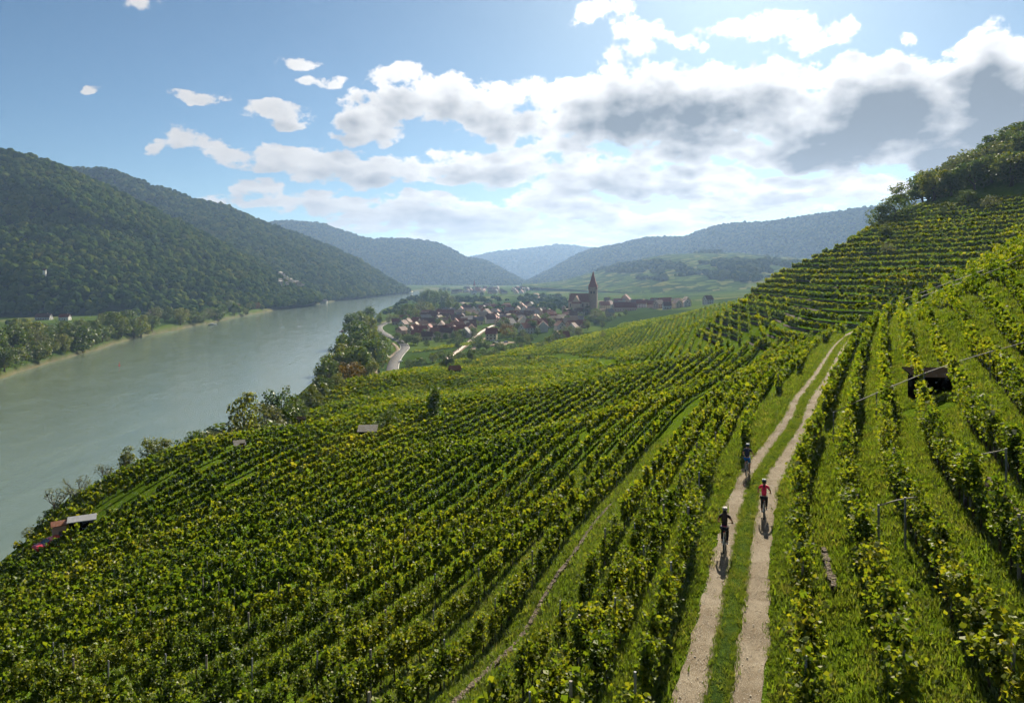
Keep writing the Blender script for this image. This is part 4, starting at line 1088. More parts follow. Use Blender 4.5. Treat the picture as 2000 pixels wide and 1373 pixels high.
# far bank
W = 'in the wood on the opposite river bank'; GR = 'trees on the opposite river bank'
for q in [('dark',-20,640,525,1.1),('dark',18,636,548,1.1),('light',55,624,590,1.0),('dark',40,640,560,.9),('dark',90,640,600,1.1),('light',75,632,620,.9),('dark',137,631,640,1.0),('light',118,640,660,.8),('light',172,642,680,.9),('rust',196,660,690,.9),('light',180,672,670,.8),('bush',10,700,532,1.0),('bush',35,702,540,1.0),('bush',60,700,560,.9),
          ('dark',215,610,760,1.2),('light',232,612,770,1.1),('dark',252,606,800,1.2),('light',276,616,800,1.1),('dark',262,622,780,1.1),('bush',238,658,760,.8),('dark',200,622,800,1.0),('dark',322,608,950,1.2),('dark',347,610,960,1.2),('light',310,612,980,1.0),('dark',295,612,1000,1.0),('grey',160,626,800,1.0),('dark',30,622,760,1.1),('dark',-60,632,600,1.2),('grey',100,634,760,1.0),
          ('dark',425,608,1090,.8),('dark',442,606,1130,1.0),('dark',458,602,1160,1.1),('light',480,602,1200,.9),('dark',402,614,1090,.8)]:
    tree_px(q[0], q[1], q[2], q[3], W, GR, q[4])
for k in range(34):
    y = rt.uniform(470, 1000); x = float(bank_far(np.array([y]))[0]) - rt.uniform(11, 60)
    if 840 < y < 930: continue
    tree(rt.choice(['dark', 'dark', 'light', 'bush', 'grey']), x, y, rt.uniform(10, 21), W, GR, rt.uniform(.9, 1.25))
for k in range(70):
    y = 440 + k * 9.5 + rt.uniform(-3, 3); x = float(bank_far(np.array([y]))[0]) - rt.uniform(4.5, 10)
    if 850 < y < 925: continue
    tree(rt.choice(['bush', 'bush', 'light', 'grey', 'dark']), x, y, rt.uniform(3, 8) if k % 3 else rt.uniform(12, 20), 'at the water edge of the opposite bank', 'waterside bushes and trees across the river', rt.uniform(1.0, 1.35))
W = 'in the line along the opposite shore'; GR = 'shoreline trees under the wooded hills'
y = 1210.
while y < 1620:
    x = float(bank_far(np.array([y]))[0]) - rt.uniform(10, 34)
    if not (1380 < y < 1480 and rt.random() < .7): tree(rt.choice(['dark', 'dark', 'light', 'dark', 'rust']), x, y, rt.uniform(11, 19), W, GR, rt.uniform(.9, 1.3))
    y += rt.uniform(13, 26)
# between the vineyards
tree('cone', *TREE_SPOTS['cypress'][:2], 7.0, '', 'trees standing among the vines', 1.0, label='upright dark cypress-like tree standing alone among the vines')
tree('bush', *TREE_SPOTS['bush1'][:2], 3.6, '', 'trees standing among the vines', 1.0, label='round dark bush among the vines near the grey-roofed hut')
tree('bush', *TREE_SPOTS['bush2'][:2], 2.6, '', 'trees standing among the vines', .9, label='small dark bush touching the grey-roofed hut')
tree('dark', *TREE_SPOTS['round1'][:2], 10.5, '', 'trees standing among the vines', 1.1, label='round dark tree shading the small pinkish hut')
for (u, v, h, kd, w_) in [(800,716,5,'bush',1.2),(822,714,5.5,'bush',1.3),(845,709,7,'light',1.1),(860,700,6,'bush',1.2),(900,703,6,'bush',1.2),(922,708,8,'dark',1.1),(945,700,6,'bush',1.2),(965,697,5,'bush',1.3),(1035,705,4,'bush',1.0),(985,690,6,'dark',1.1),(1002,684,5,'bush',1.0),(1017,682,5,'light',1.0)]:
    q = hit(u, v)
    if q: tree(kd, q[0], q[1], h, 'in the hedge between vineyard and village', 'hedge trees below the village', w_)
# wood on top of the spur
W = 'in the wood crowning the terraced spur'; GR = 'trees of the wood above the terraces'
n = 0; tries = 0; pl = []
while n < 85 and tries < 6000:
    tries += 1
    u = rt.uniform(1690, 2090); t = rt.uniform(225, 345); x = (u - U0) / F * t; z = gz(x, t); v = V0 + (ZC - z) / t * F
    if v > np.interp(u, [1690, 1740, 1800, 1900, 2000, 2090], [452, 432, 404, 378, 366, 355]) - 4: continue
    if any((x - a) ** 2 + (t - b) ** 2 < 22 for a, b in pl): continue
    pl.append((x, t)); n += 1
    tree(rt.choice(['dark', 'dark', 'dark', 'light', 'grey', 'dark']), x, t, rt.uniform(8.0, 12.5), W, GR, rt.uniform(1.1, 1.5), z)
for (u, v, h, lab, kd) in [(1716,446,8,'round dark tree at the lower end of the spur wood','dark'),(1748,432,9,'dark tree beside a yellowish bush at the wood edge','dark'),(1730,462,4.6,'yellowish bush at the lower corner of the spur wood','light'),(1735,500,4,'grey-green bush among the terrace rows','grey'),(1935,412,5,'rounded olive bush on the upper terraces','grey'),(1850,420,4.5,'dark bush at the top terrace','bush'),(1890,405,6,'dark bushy tree on the top terrace below the wood','dark')]:
    t = 235. ; q = hit(u, v, 150, 330) or P(u, v, 245)
    tree(kd, q[0], q[1], h, '', 'bushes along the edge of the spur wood', 1.2, label=lab)
# ------------------------------------------------------------------ village
M_TILE = {k: simple('roof_' + k, c, .85, .3, .9, bmp=.3) for k, c in dict(red=(.17, .045, .028), brown=(.105, .05, .036), rust=(.20, .08, .045), grey=(.16, .145, .14), pale=(.30, .23, .17)).items()}
M_PLASTER = {k: simple('plaster_' + k, c, .9, .12, .5) for k, c in dict(white=(.54, .52, .47), cream=(.52, .43, .28), pink=(.50, .34, .26), tan=(.42, .34, .24), grey=(.36, .35, .33)).items()}
M_PANE = simple('window_glass', (.03, .035, .045), .15, .1, 1, spec=.6); M_DOOR = simple('door_wood', (.11, .06, .035), .6, .2, 4)
M_STONEWALL = simple('church_stone', (.28, .215, .16), .95, .25, .6, bmp=.3)
WIN = MB().box((0, 0, 0), (1.0, .12, 1.35)).mesh('window', M_PANE); DOOR = MB().box((0, 0, 0), (1.1, .14, 2.1)).mesh('door', M_DOOR)
HOUSES = []
def gable_walls(L, Wd, H, pitch):
    g = Wd / 2 * pitch; l, w = L / 2, Wd / 2
    v = [(-l, -w, -3), (l, -w, -3), (l, w, -3), (-l, w, -3), (-l, -w, H), (l, -w, H), (l, w, H), (-l, w, H), (-l, 0, H + g), (l, 0, H + g)]
    return MB().add(v, [(0, 1, 5, 4), (2, 3, 7, 6), (1, 2, 6, 9, 5), (3, 0, 4, 8, 7), (4, 5, 9, 8), (6, 7, 8, 9), (3, 2, 1, 0)])
def gable_roof(L, Wd, H, pitch, hip=0.0, over=.5, th=.22):
    l, w = L / 2 + over, Wd / 2 + over; g = Wd / 2 * pitch; dz = over * pitch; b = MB()
    ez, rz = H - dz + .06, H + g + .06; hl = l - hip
    for sgn in (-1, 1):
        a = [(-l, sgn * w, ez), (l, sgn * w, ez), (hl, 0, rz), (-hl, 0, rz)]
        b.add(a + [(p[0], p[1], p[2] + th) for p in a], [(0, 1, 2, 3), (4, 7, 6, 5), (0, 4, 5, 1), (1, 5, 6, 2), (2, 6, 7, 3), (3, 7, 4, 0)])
    if hip > 0:
        for sgn in (-1, 1):
            a = [(sgn * l, -w, ez + th * .98), (sgn * l, w, ez + th * .98), (sgn * hl, 0, rz + th * .98)]
            b.add(a, [(0, 1, 2)])
    return b
_cache = {}
def house(x, y, L, Wd, H, rot, roof, wall, where, group='village houses', pitch=1.0, hip=0, detail=True, z=None, label=None, chim=True):
    L, Wd, H = round(L * 2) / 2, round(Wd * 2) / 2, round(H * 2) / 2
    zz = gz(x, y) if z is None else z
    e = empty('house', (x, y, zz), rot)
    tag(e, label or '%s house with %s roof %s' % (wall, dict(red='red tiled', brown='dark brown tiled', rust='rusty orange tiled', grey='grey', pale='pale sunlit')[roof], where), 'house', group)
    k = (L, Wd, H, pitch, wall, 'w')
    if k not in _cache: _cache[k] = gable_walls(L, Wd, H, pitch).mesh('wall', M_PLASTER[wall])
    obj('wall', _cache[k], e)
    k = (L, Wd, H, pitch, roof, hip)
    if k not in _cache: _cache[k] = gable_roof(L, Wd, H, pitch, hip).mesh('roof', M_TILE[roof])
    ro = obj('roof', _cache[k], e)
    if chim:
        ck = ('ch',)
        if ck not in _cache: _cache[ck] = MB().box((0, 0, 0), (.8, .7, 2.0)).mesh('chimney', M_PLASTER['tan'])
        obj('chimney', _cache[ck], ro, (L * .22, Wd * .12, H + Wd / 2 * pitch * .76 + .8))
    if detail:
        rows = [1.5] + ([4.3] if H > 5 else [])
        for zz_ in rows:
            nw = max(2, int(L / 3.2))
            for i in range(nw):
                xx = -L / 2 + L * (i + .5) / nw
                if zz_ < 2 and i == nw // 2: obj('door', DOOR, e, (xx, -Wd / 2 - .02, 1.05)); continue
                obj('window', WIN, e, (xx, -Wd / 2 - .02, zz_))
        for sgn in (-1, 1):
            for zz_ in rows + [H + .9]:
                for yy in ((-Wd * .22, Wd * .22) if zz_ < H else (0,)):
                    o = obj('window', WIN, e, (sgn * (L / 2 + .02), yy, zz_)); o.rotation_euler = (0, 0, math.pi / 2)
    HOUSES.append((x, y, max(L, Wd) * .6)); CLEAR.append((x, y, max(L, Wd) * .6))
    return e
def house_px(u, v, wpx, rotdeg, roof, wall, where, H=5.0, Wd=None, label=None, pitch=1.0, hip=0, tmax=4000):
    q = hit(u, v, 380, tmax)
    if q is None: return
    L = wpx * q[1] / F; r = math.radians(rotdeg)
    end = abs(math.cos(r)) < .5
    Wd_ = Wd or (max(7, L) if end else max(7.0, min(11, L * .62)))
    Ln = 13.0 if end else L
    return house(q[0], q[1], Ln, Wd_, H, r, roof, wall, where, label=label, pitch=pitch, hip=hip)
for q in [
 (881,657,29,8,'red','cream','',5,9,'dark red roofed house beside the white gabled house by the orchard'),(862,648,15,96,'brown','white','',5.5,8.5,'white gabled house with small dark windows facing the vineyards'),(813,661,18,4,'red','cream','',4,8,'low red roofed house in front of a row of cream gables'),
 (803,655,11,92,'brown','cream','',5.5,None,'first cream gabled house of the row behind the low red roof'),(818,654,11,92,'red','cream','',5.5,None,'second cream gabled house of the row behind the low red roof'),(834,664,20,4,'brown','tan','',4,8,'low house with dark roof at the orchard edge'),
 (838,652,16,86,'red','white','',5.5,9,'pale gabled house behind the low dark roof'),(785,654,13,70,'brown','pink','',5,None,'pink gabled house beside a yellow tree near the road'),(774,634,16,10,'red','tan','by the waterfront',4,None,None),(788,641,14,75,'brown','white','by the waterfront',5,None,None),
 (837,628,36,6,'brown','tan','',6,12,'largest dark roofed house on the waterfront side of the village'),(870,622,32,14,'red','pink','',6,12,'broad red roofed house next to the waterfront trees'),(858,630,14,60,'pale','tan','near the waterfront',6,None,None),(893,630,24,6,'brown','tan','near the railway',5,None,None),
 (837,638,30,4,'brown','tan','near the waterfront',5,None,None),(917,641,25,4,'brown','pink','',5,None,'pinkish house with dormered dark roof beside the railway'),(934,634,20,2,'grey','cream','',5,9,'cream yellow house with low grey roof by the railway'),(960,663,21,-4,'red','cream','',6,10,'station house with big red roof beside the railway'),
 (911,608,18,10,'brown','grey','in the old village centre',6,None,None),(930,620,14,40,'pale','tan','in the old village centre',5,None,None),(950,618,16,70,'brown','white','in the old village centre',5,None,None),(940,606,18,5,'grey','white','in the old village centre',5,None,None),
 (1051,644,36,4,'red','white','',5,9,'long white house with dark red roof facing the orchard'),(1095,647,14,100,'rust','white','',6,9,'white gabled house at the upper end of the orchard'),(1119,649,13,70,'brown','white','',5,9,'white gabled house below the church'),(1138,640,16,10,'red','tan','below the church',5,None,None),
 (1089,662,11,80,'rust','tan','',4,7,'small tan house at the foot of the vineyard'),(1103,665,15,12,'red','pink','',4,8,'low red roofed house at the foot of the vineyard'),(1082,630,22,12,'red','tan','near the church',6,None,None),(1070,620,20,8,'rust','pink','near the church',6,None,None),(1027,625,13,20,'brown','grey','in the old village centre',5,None,None),
 (995,613,19,4,'brown','tan','in the old village centre',6,None,None),(993,627,15,55,'pale','cream','in the old village centre',6,None,None),(996,638,18,50,'grey','white','',4,11,'broad pale roofed house at the end of the railway lane'),(1014,630,17,0,'brown','white','in the old village centre',5,None,None),(1045,628,12,75,'red','white','near the church',5,None,None),
 (1058,612,16,6,'pale','white','near the church',5,None,None),(1100,632,12,60,'pale','pink','near the church',4,None,None),(1110,628,10,20,'brown','tan','near the church',5,None,None),
 (1220,607,44,3,'red','pink','',5,13,'long low red roofed hall in the upper village'),(1191,602,20,60,'brown','white','in the upper village',6,None,None),(1206,597,18,20,'red','white','in the upper village',7,None,None),(1222,594,20,65,'red','pink','in the upper village',8,None,None),(1240,598,18,10,'brown','tan','in the upper village',6,None,None),(1255,600,14,70,'rust','tan','in the upper village',5,None,None),
 (1276,597,16,10,'grey','white','in the upper village',5,None,None),(1298,597,22,5,'red','tan','in the upper village',6,None,None),(1320,598,18,40,'grey','cream','in the upper village',5,None,None),(1336,597,14,5,'brown','pink','in the upper village',5,None,None),(1383,594,15,20,'brown','white','',6,10,'lone dark roofed house at the edge of the terraced spur'),(1191,617,14,30,'grey','tan','',5,8,'dark grey roofed house just above the church wall'),
]:
    house_px(q[0], q[1], q[2], q[3], q[4], q[5], q[6], q[7], q[8], q[9])
# the close-set roofs of the old centre
rh = random.Random(8); n = 0; tries = 0
while n < 150 and tries < 5000:
    tries += 1
    u = rh.uniform(790, 1135) if rh.random() < .85 else rh.uniform(1175, 1345)
    v = rh.uniform(592, 604) if u > 1170 else rh.uniform(600, 652) if u > 1020 else rh.uniform(600, 636) if u > 930 else rh.uniform(610, 660)
    if v < 614 and 1060 < u < 1140: continue
    q = hit(u, v, 500, 1900)
    if q is None or any((q[0] - a) ** 2 + (q[1] - b) ** 2 < (c + 4.0) ** 2 for a, b, c in HOUSES): continue
    n += 1; house(q[0], q[1], rh.uniform(9, 16), rh.uniform(8, 10), rh.choice([4.5, 5.5, 6]), math.radians(rh.choice([5, 12, 80, 95, 40, -20]) + rh.uniform(-6, 6)), rh.choice(['red', 'brown', 'brown', 'rust', 'grey', 'pale']), rh.choice(['white', 'white', 'tan', 'cream', 'pink']), 'among the close-set roofs of the old centre' if u < 1150 else 'in the upper village', detail=rh.random() < .5)
# second village far up the river
n = 0
while n < 44:
    x = rh.uniform(-190, 60); y = rh.uniform(2150, 2950)
    if any((x - a) ** 2 + (y - b) ** 2 < (c + 8) ** 2 for a, b, c in HOUSES): continue
    if x < float(bank_near(np.array([y]))[0]) + 30: continue
    n += 1; house(x, y, rh.uniform(11, 22), rh.uniform(9, 12), rh.choice([5, 6, 7]), math.radians(rh.choice([5, 80, 30]) + rh.uniform(-9, 9)), rh.choice(['red', 'brown', 'rust', 'brown', 'grey']), rh.choice(['white', 'pink', 'tan', 'cream']), 'in the far village up the valley', 'houses of the far village', detail=False, chim=False)
# opposite bank
house(*P(86, 629, 1000)[:2], 20, 9, 4, .03, 'brown', 'grey', '', label='long low pale house under the dark wooded hill'); house(*P(127, 629, 990)[:2], 13, 8, 4.5, .05, 'red', 'white', '', label='white house with bright red roof across the river')
house(*P(300, 617, 1100)[:2], 12, 8, 4, .2, 'pale', 'cream', '', label='small pale house behind trees across the river'); house(*P(628, 582, 1720)[:2], 26, 10, 4.5, .1, 'pale', 'white', '', label='white building at the shore under the rocky hill')

# church on its walled hill
def church():
    q = hit(1146, 608, 500, 1900); t = 1000.0; x0, y0 = (1146 - U0) / F * t, t; z0 = ZC - (606 - V0) / F * t
    e = empty('church', (x0, y0, z0), math.radians(-14)); e.scale = (1.12, 1.12, 1.04); tag(e, 'fortified stone church with tall red spire above the village', 'church')
    # tower
    b = MB(); b.box((8, 0, 11.0), (10, 10, 40)); b.box((8, 0, 27.3), (10.8, 10.8, .7)); b.box((8, 0, 14.5), (10.5, 10.5, .5)); tw = obj('tower', b.mesh('tower', M_STONEWALL), e)
    b = MB(); w = 5.5; zt = 31.0
    b.add([(8 - w, -w, zt), (8 + w, -w, zt), (8 + w, w, zt), (8 - w, w, zt), (8 - w * .66, -w * .66, zt + 6), (8 + w * .66, -w * .66, zt + 6), (8 + w * .66, w * .66, zt + 6), (8 - w * .66, w * .66, zt + 6), (8, 0, zt + 22)],
          [(0, 1, 5, 4), (1, 2, 6, 5), (2, 3, 7, 6), (3, 0, 4, 7), (4, 5, 8), (5, 6, 8), (6, 7, 8), (7, 4, 8), (3, 2, 1, 0)])
    sp = obj('spire', b.mesh('spire', M_TILE['red']), tw)
    for sx in (-1, 1):
        for sy in (-1, 1):
            b = MB(); cx, cy = 8 + sx * 4.6, sy * 4.6
            b.tube([(cx, cy, 28), (cx, cy, 32)], .8, 6); b.tube([(cx, cy, 32), (cx, cy, 35.5)], [.95, .05], 6)
            obj('turret', b.mesh('turret', M_TILE['red']), tw)
    obj('finial', MB().tube([(8, 0, 51.5), (8, 0, 54.5)], [.25, .06], 6).mesh('finial', M_STEEL), tw)
    bw = MB().box((0, 0, 0), (1.4, .3, 3.2)).mesh('belfry_window', M_PANE)
    for xx in (6.2, 9.8): obj('belfry_window', bw, tw, (xx, -5.05, 24))
    for yy in (-1.8, 1.8):
        o = obj('belfry_window', bw, tw, (2.95, yy, 24)); o.rotation_euler = (0, 0, math.pi / 2)
    # nave and choir with steep roofs
    def wing(cx, cy, L, Wd, H, pitch, rot, nm, nwin):
        b = gable_walls(L, Wd, H, pitch); M = Matrix.Rotation(rot, 4, 'Z'); M.translation = Vector((cx, cy, 0))
        mw = b.mesh(nm, M_PLASTER['tan']); mw.transform(M); w_ = obj(nm, mw, e)
        rf = gable_roof(L, Wd, H, pitch, hip=2.5, over=.6, th=.35).mesh('roof', M_TILE['rust']); rf.transform(M); obj('roof', rf, w_)
        lw = MB().box((0, 0, 0), (1.2, .3, 4.6)).mesh('lancet_window', M_PANE)
        for i in range(nwin):
            p = M @ Vector((-L / 2 + L * (i + .5) / nwin, -Wd / 2 - .03, H * .55)); o = obj('lancet_window', lw, w_, p); o.rotation_euler = (0, 0, rot)
    wing(-9, 0, 26, 14, 12, 1.45, 0, 'nave', 5)
    wing(-11, -8, 18, 11, 10, 1.7, math.radians(90), 'side_chapel', 3)
    # ring wall
    b = MB(); ring = [(-26, -17), (17, -19), (22, 12), (-26, 13)]
    for i in range(4):
        a, c = Vector((*ring[i], 0)), Vector((*ring[(i + 1) % 4], 0)); d = c - a
        b.box((a + c) / 2 + Vector((0, 0, -4.5)), (d.length + .9, 1.0, 12), Matrix.Rotation(math.atan2(d.y, d.x), 3, 'Z'))
    b.box((-2, -3, -8), (44, 28, 13))
    obj('ring_wall', b.mesh('ring_wall', M_STONEWALL), e)
    b = MB(); b.tube([(-26, -17, -9), (-26, -17, 4)], 2.4, 10); b.tube([(-26, -17, 4), (-26, -17, 7.5)], [2.9, .05], 10); obj('corner_tower', b.mesh('corner_tower', M_STONEWALL), e)
    HOUSES.append((x0, y0, 30)); CLEAR.append((x0, y0, 32))
church()
e = empty('church', (-130, 2480, -51)); tag(e, 'small pale church tower with pointed top in the far village', 'church')
obj('tower', MB().box((0, 0, 10), (7, 7, 24)).mesh('tower', M_PLASTER['white']), e); obj('spire', MB().tube([(0, 0, 22), (0, 0, 26), (0, 0, 40)], [4.6, 3.0, .1], 8).mesh('spire', M_TILE['red']), e)
b = gable_walls(20, 11, 9, 1.2).mesh('nave', M_PLASTER['white']); b.transform(Matrix.Translation((13, 0, 0))); nv = obj('nave', b, e); b = gable_roof(20, 11, 9, 1.2).mesh('roof', M_TILE['red']); b.transform(Matrix.Translation((13, 0, 0))); obj('roof', b, nv)
# hillside chapel across the river
e = empty('chapel', (0, 0, 0)); i = int(np.argmin(np.abs(np.linspace(-700, 625, HA[0].shape[0]) - 92))); gk = HA[0][i]; vv_ = V0 + (ZC - gk[:, 2]) / gk[:, 1] * F; k = int(np.argmin(np.abs(vv_[:HA[1]] - 540))); e.location = tuple(gk[k] + np.array([0, -6, 4]))
tag(e, 'tiny white chapel shining out of the wooded hillside', 'chapel')
obj('wall', gable_walls(4, 3.5, 7, 1.2).mesh('wall', M_PLASTER['white']), e); obj('roof', gable_roof(4, 3.5, 7, 1.2).mesh('roof', M_TILE['brown']), e)

# road, path, railway
def ribbon(name, px, width, mat, dz=.08, parent=None, z=None, step=2.0, kind=None, off=0.0):
    pts = []
    for (u, v) in px:
        q = hit(u, v, 330, 2500); pts.append(q[:2])
    c = _catmull(np.array(pts), step)
    for _ in range(3): c[1:-1] = .25 * c[:-2] + .5 * c[1:-1] + .25 * c[2:]
    t = np.gradient(c, axis=0); t /= np.linalg.norm(t, axis=1)[:, None]; n = np.stack([-t[:, 1], t[:, 0]], 1)
    G = np.stack([np.column_stack([c + n * (off + width * k), ground_h(c[:, 0] + n[:, 0] * off, c[:, 1] + n[:, 1] * off) + dz]) for k in (-.5, .5)], 1)
    E = G.copy(); E[:, 0, :2] -= n * .3; E[:, 1, :2] += n * .3; E[:, :, 2] -= 1.0
    A = np.concatenate([E[:, :1], G, E[:, 1:]], 1); m = len(c); i, j = np.meshgrid(np.arange(m - 1), np.arange(3), indexing='ij')
    q = np.stack([i * 4 + j, i * 4 + j + 1, (i + 1) * 4 + j + 1, (i + 1) * 4 + j], -1).reshape(-1, 4)
    for p in c[::3]: CLEAR.append((p[0], p[1], width * .5 + 2))
    return obj(name, mesh_np(name, A.reshape(-1, 3), q, mat), parent, kind=kind), c
M_ASPHALT = simple('asphalt', (.15, .145, .14), 1, .15, .3, spec=0); M_PALE = simple('pale_path', (.22, .18, .135), 1, .15, .5, spec=0); M_LINE = simple('road_paint', (.6, .58, .52), 1, .08, 2, spec=0); M_BALLAST = simple('ballast', (.15, .12, .095), 1, .3, 1.5, spec=0); M_RAIL = simple('rail_steel', (.25, .20, .17), .5, .2, 2, metal=.6)
ROADPX = [(764,735),(767,722),(772,704),(782,690),(791,680),(786,670),(774,663),(760,657),(745,648),(740,640),(748,634),(760,629)]
road, rc = ribbon('road', ROADPX, 8.0, M_ASPHALT, .25, kind='structure')
ribbon('edge_line', ROADPX, .22, M_LINE, .262, road, off=3.7); ribbon('edge_line', ROADPX, .22, M_LINE, .262, road, off=-3.7)
path, _ = ribbon('path', [(738,733),(732,726),(737,716),(752,703),(766,694),(777,685),(774,677),(766,670)], 3.0, M_PALE, .2, kind='structure')
RAILPX = [(872,704),(889,691),(905,678),(925,661),(950,643),(966,636),(982,631),(1000,628)]
rail, rlc = ribbon('railway', RAILPX, 5.5, M_BALLAST, .6, kind='structure')
for o_ in (-.75, .75): ribbon('rail', RAILPX, .22, M_RAIL, .72, rail, off=o_)
lane, _ = ribbon('lane', [(905,684),(925,668),(948,652),(975,637),(996,630)], 4.0, M_PALE, .3, kind='structure', off=-7)
ribbon('lane', [(1003,668),(985,671),(965,676),(948,676)], 14, M_PALE, .3, kind='structure')
ribbon('lane', [(1165,590),(1180,588),(1200,588)], 8, M_PALE, .8, kind='structure'); ribbon('lane', [(1046,573),(1052,578),(1057,583)], 14, M_PALE, .8, kind='structure'); ribbon('lane', [(888,586),(900,590),(910,596)], 9, M_PALE, .8, kind='structure'); ribbon('lane', [(1012,594),(1022,589),(1045,587),(1070,588)], 5, M_PALE, .8, kind='structure')

# vineyard patch beside the road, orchard bushes
for i in range(16):
    q = hit(806 + i * 6.2, 690 - i * .8, 400, 1200)
    if q is None: continue
    T = empty('vine_row', q); tag(T, 'short vine row on the valley floor beside the road, %s from the road' % ordinal(i + 1), 'vine row', 'vine rows on the valley floor')
    xy = np.array(q[:2]) + np.array([.32, .947]) * np.arange(0, 62, 1.6)[:, None]; zz = ground_h(xy[:, 0], xy[:, 1]); m = len(xy)
    c, nr, sz = vine_leaves(m, 7, .75, rv, half=.8, thick=.4); Wp = c + np.column_stack([xy, zz])[:, None] - np.array(q)
    obj('foliage', quads_mesh('foliage', leaf_quads(Wp.reshape(-1, 3), nr.reshape(-1, 3), sz.ravel(), rv), M_VINE), T, kind='stuff')
W = 'in the orchard gardens of the village'
n = tries = 0
while n < 125 and tries < 6000:
    tries += 1
    u = rh.uniform(775, 1180); v = rh.uniform(615, 686)
    if u < 880 and v > 676: continue
    if u > 1100 and v > 664: continue
    if 940 < u < 1000 and 664 < v < 682: continue
    q = hit(u, v, 420, 1700)
    if q is None or q[2] > -38 and u < 1100 or any((q[0] - a) ** 2 + (q[1] - b) ** 2 < (c + 2) ** 2 for a, b, c in HOUSES + CLEAR[-60:]): continue
    if any((q[0] - a) ** 2 + (q[1] - b) ** 2 < (c + 1.2) ** 2 for a, b, c in TREE_XY[-120:]): continue
    n += 1; tree(rh.choice(['dark', 'dark', 'light', 'bush', 'dark', 'dark', 'grey']), q[0], q[1], rh.uniform(4, 9.5) if v > 640 else rh.uniform(6, 13), W, 'garden trees of the village', rh.uniform(.9, 1.3), q[2])
for (u, v, h, kd, lab) in [(1040,650,13,'dark','big round dark tree in front of the long white house'),(990,658,13,'rust','reddish tree next to the station house'),(1075,640,11,'dark','dark tree beside the red roofs below the church'),(878,640,11,'cone','tall dark tree right behind the white gabled house'),(1114,655,9,'light','yellowish bushy tree at the foot of the vineyard'),(1130,660,10,'light','olive tree clump between vineyard and church'),(1105,622,12,'cone','dark conifer below the church wall'),(1116,618,12,'cone','dark conifer at the church wall corner'),(975,655,8,'dark','dark tree beside the station car park')]:
    q = hit(u, v, 420, 1500); tree(kd, q[0], q[1], h, '', 'single trees of the village', 1.15, q[2], lab)
for (u, v) in [(1150,628),(1160,625),(1172,622),(1180,628),(1165,634),(1145,636),(1190,627),(1200,623),(1210,620),(1222,617)]:
    q = hit(u, v, 560, 1500)
    if q: tree(rh.choice(['dark', 'bush', 'light']), q[0], q[1], rh.uniform(5, 9), 'on the slope under the church wall', 'trees under the church wall', 1.2, q[2])
# copses of the plain beyond, too many and too small to tell apart
rp = np.random.default_rng(3); N = 5200
pp = np.column_stack([rp.uniform(-330, 700, N), rp.uniform(1120, 3300, N)]); w = fbm(pp[:, 0] / 130., pp[:, 1] / 210., 3, 61) + .25 * (pp[:, 0] < 120) * (pp[:, 1] < 1900) - .12 * (pp[:, 0] > 120)
ok = (w > .16) & (pp[:, 0] > bank_near(pp[:, 1]) + 14); pp = pp[ok]
for (a, b_, c) in HOUSES: pp = pp[(pp[:, 0] - a) ** 2 + (pp[:, 1] - b_) ** 2 > (c + 3) ** 2]
forest_on(np.column_stack([pp, ground_h(pp[:, 0], pp[:, 1])]), 5.0, 64)
N = 900; pp = np.column_stack([rp.uniform(-900, -330, N), rp.uniform(500, 1250, N)]); dd_ = bank_far(pp[:, 1]) - pp[:, 0]
w = fbm(pp[:, 0] / 60., pp[:, 1] / 80., 2, 15); pp = pp[(dd_ > 40) & (w > .02) & (np.hypot(pp[:, 0] + 640, pp[:, 1] - 1000) > 50)]
forest_on(np.column_stack([pp, ground_h(pp[:, 0], pp[:, 1])]), 4.6, 66)
N = 1500; yy = rp.uniform(1100, 2800, N); xx = bank_far(yy) - rp.uniform(9, 150, N); forest_on(np.column_stack([xx, yy, ground_h(xx, yy)]), 5.5, 67)
